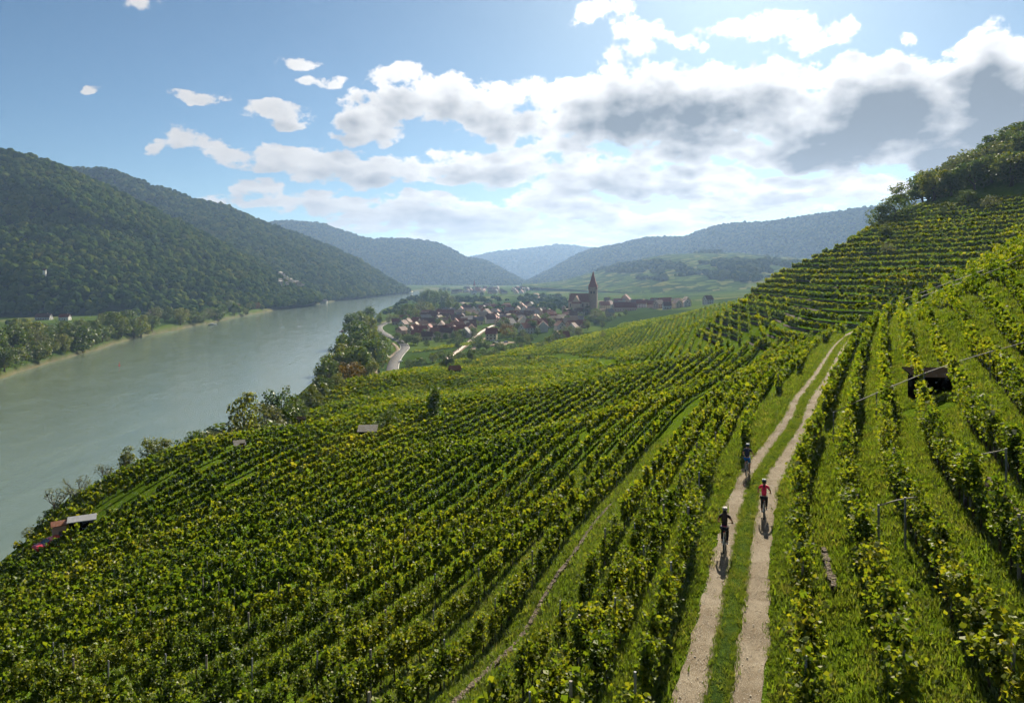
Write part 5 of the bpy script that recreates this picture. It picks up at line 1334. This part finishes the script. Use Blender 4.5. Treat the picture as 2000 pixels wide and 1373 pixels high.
# ------------------------------------------------------------------ huts and sheds among the vines
M_WOODDARK = simple('dark_timber', (.018, .015, .012), 1, .3, 5, bmp=.3, spec=0); M_ROOFGREY = simple('grey_roofing', (.12, .112, .10), 1, .3, 2.5, spec=.1); M_SHEET = simple('white_sheet_roof', (.19, .195, .205), .9, .15, 2, spec=.05); M_BRICK = simple('salmon_render', (.42, .26, .18), .9, .12, 2)
def hut(name, label, x, y, L, Wd, H, rot, roofm, wallm, slope=.25, z=None, gable=False, open_front=False):
    zz = gz(x, y) if z is None else z; e = empty(name, (x, y, zz), rot); tag(e, label, 'hut', None)
    l, w = L / 2, Wd / 2
    if gable:
        obj('wall', gable_walls(L, Wd, H, slope).mesh('wall', wallm), e); obj('roof', gable_roof(L, Wd, H, slope, over=.2, th=.08).mesh('roof', roofm), e)
    else:
        r = slope * Wd; b = MB()
        if open_front:
            for sx in (-1, 1):
                b.box((sx * (l - .06), 0, H / 2 - .3), (.12, Wd - .1, H + .6))
            b.box((0, w - .06, H / 2 - .2), (L - .26, .12, H + .4))
        else:
            b.add([(-l, -w, -1), (l, -w, -1), (l, w, -1), (-l, w, -1), (-l, -w, H), (l, -w, H), (l, w, H + r), (-l, w, H + r)], [(0, 1, 5, 4), (1, 2, 6, 5), (2, 3, 7, 6), (3, 0, 4, 7), (4, 5, 6, 7), (3, 2, 1, 0)])
        obj('wall', b.mesh('wall', wallm), e)
        o = .25; b = MB(); a = [(-l - o, -w - o, H - slope * o + .02), (l + o, -w - o, H - slope * o + .02), (l + o, w + o, H + r + slope * o + .02), (-l - o, w + o, H + r + slope * o + .02)]
        b.add(a + [(p[0], p[1], p[2] + .1) for p in a], [(3, 2, 1, 0), (4, 5, 6, 7), (0, 1, 5, 4), (1, 2, 6, 5), (2, 3, 7, 6), (3, 0, 4, 7)]); obj('roof', b.mesh('roof', roofm), e)
    if not open_front:
        obj('door', MB().box((0, 0, 0), (.8, .06, 1.7)).mesh('door', M_DOOR), e, (l * .4, -w - .02, .85))
    return e
q = HUT_SPOTS['grey_hut']; hut('vineyard_hut', 'low hut with pale grey sloping roof among the vines beside dark bushes', q[0], q[1], 2.9, 2.4, 1.6, .1, M_ROOFGREY, M_WOODDARK, .22)
q = HUT_SPOTS['small_hut']; hut('vineyard_hut', 'small dark timber hut near the bank trees', q[0], q[1], 1.9, 1.8, 2.2, .3, M_WOODDARK, M_WOODDARK, .15)
q = HUT_SPOTS['pale_hut']; hut('vineyard_hut', 'pale roofed little hut at the vineyard edge below the tall pale tree', q[0], q[1], 1.4, 1.4, 1.3, .5, M_ROOFGREY, M_WOODDARK, .3)
q = HUT_SPOTS['red_hut']; hut('vineyard_hut', 'small hut with pinkish gable roof under the round dark tree', q[0], q[1], 4.4, 3.6, 2.2, .35, M_TILE['rust'], M_WOODDARK, .8, gable=True)
q = HUT_SPOTS['shed']; hut('equipment_shed', 'open shed with white sheet roof above the river bank', q[0], q[1], 2.8, 1.4, 1.7, .5, M_SHEET, M_WOODDARK, .12, open_front=True)
q = HUT_SPOTS['brick_hut']; hut('brick_hut', 'tiny salmon coloured hut with orange tiled roof beside the white-roofed shed', q[0] - .4, q[1] - 1.0, 1.5, 1.4, 2.4, .6, M_TILE['rust'], M_BRICK, .5, gable=True)
t_ = 47.0; x_ = (1816 - U0) / F * t_; g_ = gz(x_, t_); h_ = ZC - (742 - V0) / F * t_ - g_ - .5
hut('vineyard_shelter', 'dark timber shelter with sloping black roof on the upper bank', x_, t_, 2.2, 1.4, max(1.3, h_ - .25), -.12, M_WOODDARK, M_WOODDARK, .22, open_front=True)

# pipes and cables over the uphill vineyard
def pipe(label, px, dz, rad, mat, nm='irrigation_pipe', posts=True):
    pts = [hit(u, v, 15, 125, dz) for (u, v) in px]; pts = [Vector((p[0], p[1], p[2] + dz)) for p in pts if p]
    for i in range(1, len(pts) - 1): pts[i] = pts[i] * .4 + (pts[i - 1] + pts[i + 1]) * .3
    e = empty(nm, pts[0]); tag(e, label, 'pipe')
    obj('tube', MB().tube([p - pts[0] for p in pts], rad, 7).mesh('tube', mat, True), e)
    if posts:
        for p in pts[::2]: obj('support_post', MB().tube([(0, 0, -max(.8, p.z - gz(p.x, p.y)) - .3), (0, 0, .05)], .035, 6).mesh('support_post', M_STEEL), e, p - pts[0])
M_PIPE = simple('pale_pipe', (.20, .175, .135), .7, .15, 3)
pipe('thin grey pipe running up the bank past the dark shelter', [(1628,806),(1657,791),(1710,768),(1760,748),(1794,732),(1867,707),(1922,689),(2020,664)], 1.9, .03, M_PIPE)
pipe('pale pipe along the crest of the upper bank', [(1752,590),(1800,571),(1850,553),(1900,537),(1950,517),(2020,488)], 2.0, .045, M_PIPE)
pipe('second pale pipe just below the crest pipe', [(1800,579),(1850,561),(1900,545),(1950,526),(2020,497)], 2.0, .035, M_PIPE)
pipe('bent pipe on a tall steel post in the near rows', [(1716,988),(1740,979),(1768,972),(1795,970)], 1.75, .022, M_PIPE)
pipe('short pipe end above the right-hand rows'.replace('right-hand ', 'upper near '), [(1895,893),(1930,884),(1965,878)], 1.9, .022, M_PIPE)

# ------------------------------------------------------------------ cars and boats
M_TYRE = simple('tyre_rubber', (.02, .02, .02), .8, .1, 5); M_RIM = simple('wheel_rim', (.45, .45, .46), .4, .1, 5, metal=.8)
def car_meshes(colname, col):
    pm = simple('car_paint_' + colname, col, .3, .05, 1, spec=.5)
    prof = [(-2.1, .45), (-2.15, .75), (-1.95, .95), (-1.2, 1.0), (-.55, 1.42), (.75, 1.45), (1.35, 1.05), (2.0, .95), (2.12, .6), (2.05, .35), (-2.0, .35)]
    b = MB(); n = len(prof); vs = []
    for (yy, k) in ((-.84, 0), (.84, 0)):
        for (x, z) in prof: vs.append((x, yy * (.86 if z > 1.1 else 1), z))
    b.add(vs, [tuple(range(n))[::-1], tuple(range(n, 2 * n))] + [(i, (i + 1) % n, n + (i + 1) % n, n + i) for i in range(n)])
    body = b.mesh('body', pm)
    g = MB()
    for yy in (-1, 1): g.add([(-1.0, yy * .825, 1.05), (1.1, yy * .825, 1.05), (.68, yy * .745, 1.38), (-.5, yy * .745, 1.38)], [(0, 1, 2, 3)])
    g.add([(-1.22, -.68, 1.03), (-1.22, .68, 1.03), (-.62, .62, 1.40), (-.62, -.62, 1.40)], [(0, 1, 2, 3)]); g.add([(1.36, -.68, 1.07), (1.36, .68, 1.07), (.82, .62, 1.42), (.82, -.62, 1.42)], [(0, 1, 2, 3)])
    for i, vtx in enumerate(g.v): g.v[i] = (vtx[0] * 1.012, vtx[1] * 1.02, vtx[2] + .008)
    return body, g.mesh('window', M_PANE)
WHEEL = MB().tube([(0, -.1, 0), (0, .1, 0)], .32, 14).mesh('wheel', M_TYRE); HUB = MB().tube([(0, -.11, 0), (0, .11, 0)], .19, 10).mesh('rim', M_RIM)
LAMP = MB().box((0, 0, 0), (.08, .35, .16)).mesh('headlight', simple('lamp_glass', (.6, .6, .58), .2, .05, 1)); TAIL = MB().box((0, 0, 0), (.08, .3, .18)).mesh('tail_light', simple('tail_red', (.35, .02, .02), .3, .05, 1))
_cars = {}
def car(col, x, y, rot, label, z=None, name='car'):
    cols = dict(red=(.42, .02, .02), white=(.75, .75, .74), silver=(.42, .43, .45), dark=(.03, .035, .045), blue=(.03, .07, .22))
    if col not in _cars: _cars[col] = car_meshes(col, cols[col])
    zz = gz(x, y) + .02 if z is None else z; e = empty('car', (x, y, zz), rot); tag(e, label, 'car', 'parked and passing cars')
    bd = obj('body', _cars[col][0], e); obj('window', _cars[col][1], bd)
    for sx in (-1.3, 1.3):
        for sy in (-.78, .78): w = obj('wheel', WHEEL, e, (sx, sy, .32)); obj('rim', HUB, w)
    for sy in (-.6, .6): obj('headlight', LAMP, bd, (2.1, sy, .72)); obj('tail_light', TAIL, bd, (-2.12, sy, .78))
q = HUT_SPOTS['car']; car('red', q[0], q[1], 1.0, 'red car parked in the vines beside the salmon coloured hut')
for (u, v, c, lab, r) in [(782,708,'white','white car on the road below the village',1.3),(779,671,'dark','dark car on the road bend by the vine patch',2.3),(770,664,'silver','silver car on the road entering the village',2.5),(968,671,'white','white car in the station car park',.3),(962,667,'silver','silver car in the station car park',.3),(973,668,'dark','dark car in the station car park',.5),(988,670,'blue','blue car at the end of the station car park',.1),(965,672,'dark','dark car beside the white one at the station',.4),(996,636,'white','white car by the broad pale roofed house',.8),(984,637,'silver','silver car near the railway lane end',.2),(1003,650,'white','white car beside the garden vine rows',.4)]:
    q = hit(u, v, 330, 1500); car(c, q[0], q[1], r, lab, q[2] + .3)
def boat(name, label, x, y, L, rot, hullc, cabin=True, cab=(.7, .7, .68)):
    e = empty(name, (x, y, RIVER_Z), rot); tag(e, label, 'boat', None); w = L * .15; h = L * .085
    sec = [(-.5, .8, 1), (-.2, 1, .95), (.15, 1, 1), (.38, .6, 1.15), (.5, .05, 1.35)]
    b = MB(); vs = []
    for (s, k, hh) in sec: vs += [(s * L, -w * k, h * hh), (s * L, -w * k * .7, -.35), (s * L, w * k * .7, -.35), (s * L, w * k, h * hh)]
    fs = [(i * 4 + j, (i + 1) * 4 + j, (i + 1) * 4 + (j + 1) % 4, i * 4 + (j + 1) % 4) for i in range(4) for j in range(4)] + [(0, 1, 2, 3), (19, 18, 17, 16)]
    obj('hull', b.add(vs, fs).mesh('hull', simple('hull_' + name, hullc, .5, .1, 1)), e)
    if cabin:
        c = obj('cabin', MB().box((-.08 * L, 0, h + L * .045), (L * .4, w * 1.3, L * .1)).mesh('cabin', simple('cabin_' + name, cab, .5, .08, 1)), e)
        obj('window_band', MB().box((-.08 * L, 0, h + L * .055), (L * .405, w * 1.32, L * .035)).mesh('window_band', M_PANE), c)
    obj('mast', MB().tube([(.1 * L, 0, h), (.1 * L, 0, h + L * .28)], .06, 6).mesh('mast', M_STEEL), e)
def wpx(u, v): t = (ZC - RIVER_Z) * F / (v - V0); return ((u - U0) / F * t, t)
boat('river_boat', 'dark boat with thin mast moored below the riverside wood', *wpx(681, 663), 11, .25, (.035, .035, .04))
boat('river_boat', 'reddish boat moored at the end of the landing jetty', *wpx(670, 648), 9, .1, (.16, .05, .04), cab=(.3, .12, .1))
boat('passenger_ship', 'distant white ship with yellow cabin on the upper river', *wpx(803, 572), 42, 1.45, (.65, .64, .58), cab=(.62, .5, .25))
boat('river_boat', 'small pale boat at the opposite shore below the meadow', *wpx(415, 634.5), 12, .5, (.55, .55, .52))
x, y = wpx(692, 646); e = empty('jetty', (x, y, RIVER_Z)); tag(e, 'low timber landing jetty reaching into the river', 'jetty')
obj('deck', MB().box((0, 0, 1.2), (24, 2.4, .3)).mesh('deck', M_POST), e)
for k in (-9, -3, 3, 9): obj('pile', MB().tube([(k, 0, -4), (k, 0, 1.1)], .25, 7).mesh('pile', M_POST), e)
x, y = wpx(233, 714); e = empty('buoy', (x, y, RIVER_Z)); tag(e, 'small red buoy floating in mid river', 'buoy'); obj('float', MB().tube([(0, 0, -.4), (0, 0, .5), (0, 0, .6)], [.7, .8, .4], 10).mesh('float', simple('buoy_red', (.5, .04, .03), .5, .1, 2)), e); obj('topmark', MB().tube([(0, 0, .5), (0, 0, 1.6), (0, 0, 2.4)], [.12, .12, .35], 8).mesh('topmark', simple('buoy_top', (.5, .04, .03), .5, .1, 2)), e)
# bare rock on the hillside
def cliff():
    r = random.Random(3); us_ = np.linspace(-700, 625, HA[0].shape[0]); b = MB()
    for k in range(26):
        u = r.uniform(548, 592); i = int(np.argmin(np.abs(us_ - u))); gk = HA[0][i]; vv = V0 + (ZC - gk[:HA[1], 2]) / gk[:HA[1], 1] * F
        v = r.uniform(max(vv.min() + 2, 520), 566); j = int(np.argmin(np.abs(vv - v))); p = Vector(gk[j])
        s = r.uniform(7, 15); M = Euler((r.uniform(-.3, .3), r.uniform(-.3, .3), r.uniform(0, 3))).to_matrix()
        b.box(p + Vector((0, -4, 4)), (s * .7, s * .6, s * r.uniform(1.2, 2.2)), M)
    o = obj('rock_outcrop', b.mesh('rock_outcrop', simple('bare_rock', (.34, .30, .26), .95, .3, .15, bmp=.5)), kind='structure')
cliff()

# ------------------------------------------------------------------ cyclists
M_SKIN = simple('skin', (.42, .24, .16), .55, .08, 8); M_SHOE = simple('shoe', (.07, .07, .08), .6, .3, 9); M_SOLE = simple('shoe_pale', (.5, .5, .5), .6, .2, 9)
M_HAIR = simple('brown_hair', (.045, .024, .014), .5, .3, 20)
def skin_mesh(name, verts, edges, mat, sub=2):
    me = bpy.data.meshes.new(name); me.from_pydata([v[:3] for v in verts], edges, []); o = bpy.data.objects.new(name + '_tmp', me); COL.objects.link(o)
    m = o.modifiers.new('s', 'SKIN'); m.use_smooth_shade = True
    for i, v in enumerate(verts):
        d = me.skin_vertices[0].data[i]; d.radius = (v[3], v[4] if len(v) > 4 else v[3]); d.use_root = (i == 0)
    s = o.modifiers.new('u', 'SUBSURF'); s.levels = sub; s.render_levels = sub
    dg = bpy.context.evaluated_depsgraph_get(); out = bpy.data.meshes.new_from_object(o.evaluated_get(dg)); out.name = name
    bpy.data.objects.remove(o); out.materials.clear(); out.materials.append(mat)
    out.polygons.foreach_set('use_smooth', np.ones(len(out.polygons), dtype=bool))
    return out
def ellipsoid(name, c, r, mat, zmin=None, sub=3):
    bm = bmesh.new(); bmesh.ops.create_icosphere(bm, subdivisions=sub, radius=1)
    for v in bm.verts:
        if zmin is not None: v.co.z = max(v.co.z, zmin)
        v.co = Vector((v.co.x * r[0] + c[0], v.co.y * r[1] + c[1], v.co.z * r[2] + c[2]))
    me = bpy.data.meshes.new(name); bm.to_mesh(me); bm.free(); me.materials.append(mat); me.polygons.foreach_set('use_smooth', np.ones(len(me.polygons), dtype=bool)); return me
def torus(name, R, rad, mat, n=40, m=8):
    V = []; Fc = []
    for i in range(n):
        a = 2 * math.pi * i / n
        for j in range(m):
            b = 2 * math.pi * j / m; k = R + rad * math.cos(b); V.append((rad * math.sin(b), k * math.cos(a), k * math.sin(a)))
    for i in range(n):
        for j in range(m): Fc.append((i * m + j, ((i + 1) % n) * m + j, ((i + 1) % n) * m + (j + 1) % m, i * m + (j + 1) % m))
    return MB().add(V, Fc).mesh(name, mat, True)
TYRE = torus('tyre', .325, .024, M_TYRE); RIMB = torus('rim', .297, .012, M_RIM)
sb = MB()
for k in range(16):
    a = 2 * math.pi * k / 16; sb.tube([(.018 * (1 if k % 2 else -1), .02 * math.cos(a + .6), .02 * math.sin(a + .6)), (0, .295 * math.cos(a), .295 * math.sin(a))], .0022, 4, False)
sb.tube([(-.05, 0, 0), (.05, 0, 0)], .024, 8); SPOKES = sb.mesh('spokes', M_RIM)
M_BLACK = simple('black_part', (.02, .02, .022), .5, .2, 9)
def bicycle(x, y, z, rot, framec, label, crank):
    fm = simple('bike_frame', framec, .35, .1, 3, spec=.5); e = empty('bicycle', (x, y, z), rot); e.scale = (.87,) * 3; tag(e, label, 'bicycle', 'bicycles on the track')
    for yy in (-.53, .54):
        w = obj('wheel', RIMB, e, (0, yy, .349)); obj('tyre', TYRE, w); obj('spokes', SPOKES, w)
    bb, seat, head, hb = (0, -.09, .29), (0, -.24, .78), (0, .36, .84), (0, .40, .70)
    b = MB(); b.tube([bb, seat], .018, 8); b.tube([(0, -.235, .74), head], .02, 8); b.tube([bb, hb], .03, 8); b.tube([head, hb], .021, 8)
    for s in (-1, 1): b.tube([(0, bb[1], bb[2]), (s * .06, -.53, .349)], .011, 6); b.tube([(0, -.22, .70), (s * .06, -.53, .349)], .009, 6)
    obj('frame', b.mesh('frame', fm, True), e)
    b = MB(); b.tube([(0, .395, .72), (0, .42, .70)], .02, 6)
    for s in (-1, 1): b.tube([(0, .41, .71), (s * .055, .43, .66), (s * .055, .54, .349)], .015, 6)
    obj('fork', b.mesh('fork', M_BLACK, True), e)
    b = MB(); b.tube([head, (0, .35, .99), (0, .40, 1.02)], .016, 6); b.tube([(-.33, .37, 1.04), (-.16, .40, 1.03), (0, .41, 1.02), (.16, .40, 1.03), (.33, .37, 1.04)], .012, 8); h = obj('handlebar', b.mesh('handlebar', M_BLACK, True), e)
    for s in (-1, 1): obj('grip', MB().tube([(s * .22, .392, 1.036), (s * .345, .367, 1.041)], .017, 8).mesh('grip', M_BLACK), h)
    b = MB(); b.tube([seat, (0, -.27, .93)], .014, 8); obj('seat_post', b.mesh('seat_post', M_RIM), e)
    obj('saddle', ellipsoid('saddle', (0, -.29, .945), (.075, .14, .03), M_BLACK), e)
    a = crank; cy_, cz_ = .17 * math.cos(a), .17 * math.sin(a); b = MB(); b.tube([(-.06, *bb[1:]), (.06, *bb[1:])], .02, 8); b.tube([(.06, *bb[1:]), (.065, bb[1] + cy_, bb[2] + cz_)], .011, 6); b.tube([(-.06, *bb[1:]), (-.065, bb[1] - cy_, bb[2] - cz_)], .011, 6); b.tube([(.035, *bb[1:]), (.045, *bb[1:])], .09, 18); obj('crankset', b.mesh('crankset', M_BLACK), e)
    for s in (-1, 1): obj('pedal', MB().box((0, 0, 0), (.1, .09, .02)).mesh('pedal', M_BLACK), e, (s * .12, bb[1] + s * cy_, bb[2] + s * cz_))
    obj('battery', MB().box((0, 0, 0), (.07, .10, .30), Matrix.Rotation(.75, 3, 'X')).mesh('battery', M_RIM), e, (0, .13, .50))
    obj('mudguard', MB().tube([(0, -.53 - .37 * math.cos(q_), .349 + .37 * math.sin(q_)) for q_ in (2.6, 2.0, 1.4, .9, .4)], .022, 6).mesh('mudguard', M_RIM), e)
    obj('tail_light', MB().box((0, 0, 0), (.05, .02, .04)).mesh('tail_light', simple('tail_reflector', (.5, .02, .02), .3, .1, 3)), e, (0, -.33, .86))
def rider(x, y, z, rot, shirt, legs, helmetc, label, crank, female, hair, short_leg, shirt_long=False, belt=None):
    e = empty('person', (x, y, z), rot); e.scale = (.87,) * 3; tag(e, label, 'person', 'cyclists on the track')
    fw = .94 if female else 1.0
    V = [(0, -.27, 1.04, .135, .12)]; E = []
    def add(p, frm): V.append(p); E.append((frm, len(V) - 1)); return len(V) - 1
    waist = add((0, -.20, 1.20, .115 * fw, .10), 0); chest = add((0, -.10, 1.37, .14 * fw, .11), waist); nb = add((0, -.02, 1.52, .07, .065), chest); nk = add((0, .01, 1.58, .052), nb); hd = add((0, .05, 1.66, .082, .09), nk); ht = add((0, .055, 1.755, .078, .088), hd); add((0, .155, 1.66, .014), hd)
    foot = {}
    for s in (-1, 1):
        sh = add((s * .165 * fw, -.045, 1.47, .06), nb); el = add((s * .285, .09, 1.25, .04), sh); wr = add((s * .29, .325, 1.085, .028), el); pm = add((s * .29, .37, 1.072, .034, .024), wr)
        for i in range(4):
            xx = s * (.258 + .022 * i); k = add((xx, .405, 1.073, .0095), pm); k2 = add((xx, .418 + .002 * (i == 1), 1.043, .009), k); add((xx, .385, 1.016, .008), k2)
        k = add((s * .243, .365, 1.05, .0105), pm); add((s * .236, .388, 1.018, .009), k)
        a = crank if s > 0 else crank + math.pi; py, pz = -.09 + .17 * math.cos(a), .29 + .17 * math.sin(a)
        ank = Vector((s * .115, py - .10, pz + .11)); hip = Vector((s * .09, -.25, .98)); d = ank - hip; L = d.length; up = .44; lo = .45
        ca = max(-1, min(1, (up * up + L * L - lo * lo) / (2 * up * L))); base = math.atan2(d.z, d.y); ang = base + math.acos(ca); kn = hip + Vector((s * .02, math.cos(ang) * up, math.sin(ang) * up))
        h = add((*hip, .092 * (1.04 if female else 1)), 0); th = add((*((hip + kn) / 2), .078), h); kk = add((*kn, .056), th); cf = add((*(kn * .62 + ank * .38 + Vector((0, -.015, 0))), .054), kk); an = add((*ank, .036), cf); ft = add((s * .12, py + .08, pz + .045, .032, .024), an)
        foot[s] = (hip, (hip + kn) / 2, kn, kn * .62 + ank * .38 + Vector((0, -.015, 0)), ank, Vector((s * .12, py + .08, pz + .045)), s)
    body = obj('body', skin_mesh('body', V, E, M_SKIN), e)
    # clothes follow the body
    sm = simple('shirt_cloth', shirt, .8, .12, 14); tv = [(0, -.265, 1.06, .140, .128), (0, -.20, 1.20, .132 * fw, .117), (0, -.10, 1.37, .157 * fw, .127), (0, -.025, 1.51, .085, .08)]; te = [(0, 1), (1, 2), (2, 3)]
    for s in (-1, 1):
        i = len(tv); tv += [(s * .165 * fw, -.045, 1.472, .074), (s * .235, .025, 1.355, .060)]; te += [(3, i), (i, i + 1)]
        if shirt_long: tv += [(s * .285, .09, 1.25, .05), (s * .29, .29, 1.11, .038)]; te += [(i + 1, i + 2), (i + 2, i + 3)]
    obj('shirt', skin_mesh('shirt', tv, te, sm), e)
    lm = simple('leg_cloth', legs, .8, .12, 14); lv_ = [(0, -.27, 1.045, .132, .122)]; le = []
    for s in (-1, 1):
        f = foot[s]; i = len(lv_); lv_ += [(*f[0], .098), (*f[1], .088)]; le += [(0, i), (i, i + 1)]
        if short_leg: lv_ += [(*(f[1] * .35 + f[2] * .65), .085)]; le += [(i + 1, i + 2)]
        else: lv_ += [(*f[2], .064), (*f[3], .06), (*(f[3] * .2 + f[4] * .8), .045)]; le += [(i + 1, i + 2), (i + 2, i + 3), (i + 3, i + 4)]
    obj('shorts' if short_leg else 'leggings', skin_mesh('leggings', lv_, le, lm), e)
    for s in (-1, 1):
        f = foot[s]; obj('shoe', skin_mesh('shoe', [(*(f[4] + Vector((0, -.02, -.05))), .048, .045), (*(f[4] * .45 + f[5] * .55 + Vector((0, 0, -.02))), .045, .035), (*(f[5] + Vector((0, .05, 0))), .04, .03)], [(0, 1), (1, 2)], M_SHOE if s > 0 or not female else M_SOLE), e)
    hm = simple('helmet_shell', helmetc, .75, .1, 6, spec=.15); hl = obj('helmet', ellipsoid('helmet', (0, .045, 1.735), (.112, .142, .105), hm, -.25), e)
    for xx in (-.055, 0, .055): obj('helmet_vent', MB().box((xx, .0, 1.737), (.014, .24, .19), Matrix.Rotation(xx * 3, 3, 'Y')).mesh('helmet_vent', M_BLACK), hl)
    for s in (-1, 1): obj('ear', ellipsoid('ear', (s * .088, .045, 1.655), (.012, .022, .032), M_SKIN, sub=2), e); obj('eye', ellipsoid('eye', (s * .032, .135, 1.675), (.012, .01, .01), M_SOLE, sub=2), e)
    obj('mouth', ellipsoid('mouth', (0, .136, 1.61), (.024, .01, .007), simple('lips', (.35, .12, .1), .5, .05, 5), sub=2), e)
    if hair == 'tail':
        obj('hair', ellipsoid('hair', (0, .02, 1.675), (.092, .09, .085), M_HAIR), e); obj('ponytail', MB().tube([(0, -.06, 1.66), (0, -.13, 1.60), (0, -.185, 1.50), (0, -.215, 1.36), (0, -.23, 1.27)], [.025, .034, .036, .03, .008], 8).mesh('ponytail', M_HAIR, True), e)
    elif hair == 'long':
        obj('hair', skin_mesh('hair', [(0, .0, 1.69, .09, .08), (0, -.05, 1.60, .10, .06), (0, -.13, 1.48, .145, .055), (0, -.22, 1.34, .15, .045), (0, -.265, 1.23, .10, .03)], [(0, 1), (1, 2), (2, 3), (3, 4)], M_HAIR), e)
    else: obj('hair', ellipsoid('hair', (0, .03, 1.672), (.090, .098, .075), M_HAIR), e)
    if belt: obj('waistband', skin_mesh('waistband', [(0, -.268, 1.075, .150, .136), (0, -.255, 1.11, .147, .133)], [(0, 1)], simple('belt_cloth', belt, .8, .1, 10)), e)
def on_rut(y, d):
    k = int(np.argmin(np.abs(TRACK[:, 1] + TRACK_N[:, 1] * d - y))); p = TRACK[k] + TRACK_N[k] * d; t = TRACK_T[k]
    p = p + t * .46; return float(p[0]), float(p[1]), gz(p[0], p[1]) + .03, math.atan2(t[1], t[0]) - math.pi / 2
a = on_rut(37.0, .62); bicycle(*a, (.06, .09, .14), 'grey bicycle under the rider in blue shorts', -1.1); rider(*a, (.030, .034, .06), (.015, .12, .36), (.10, .17, .24), 'cyclist in dark navy top and blue shorts riding ahead of the others', -1.1, False, 'short', True)
a = on_rut(30.75, -.66); bicycle(*a, (.08, .10, .13), 'silver grey bicycle under the rider in the pink-red top', 2.5); rider(*a, (.88, .035, .085), (.016, .014, .016), (.06, .12, .16), 'cyclist in bright pink-red top with brown ponytail and dark leggings', 2.5, True, 'tail', False)
a = on_rut(27.1, .62); bicycle(*a, (.10, .10, .11), 'pale grey bicycle under the rider with long hair', 2.9); rider(*a, (.035, .018, .016), (.012, .013, .022), (.55, .48, .42), 'cyclist in dark clothes with pink waistband, long brown hair and pale helmet', 2.9, True, 'long', False, belt=(.6, .05, .22))
# ------------------------------------------------------------------ forest masses and the air
_p = [np.concatenate([f[k] for f in FOREST_PTS]) for k in range(4)]
scatter('forest', *_p, FOREST, 'mixed green forest covering the hills on both sides of the valley', 'forest')

def haze():
    m = bpy.data.materials.new('haze_air'); m.use_nodes = True; t = m.node_tree; t.nodes.clear()
    pv = nd(t, 'ShaderNodeVolumePrincipled'); pv.inputs['Color'].default_value = (.33, .50, .80, 1); pv.inputs['Density'].default_value = HAZE; pv.inputs['Anisotropy'].default_value = .35
    o = nd(t, 'ShaderNodeOutputMaterial'); t.links.new(pv.outputs[0], o.inputs['Volume'])
    b = MB(); b.box((0, 0, (440 - 66) / 2), (36000, 36000, 440 + 66))
    h = obj('haze', b.mesh('haze', m), kind='stuff'); tag(h, 'thin pale blue haze filling the whole river valley', 'haze')
HAZE = 7.5e-5
haze()
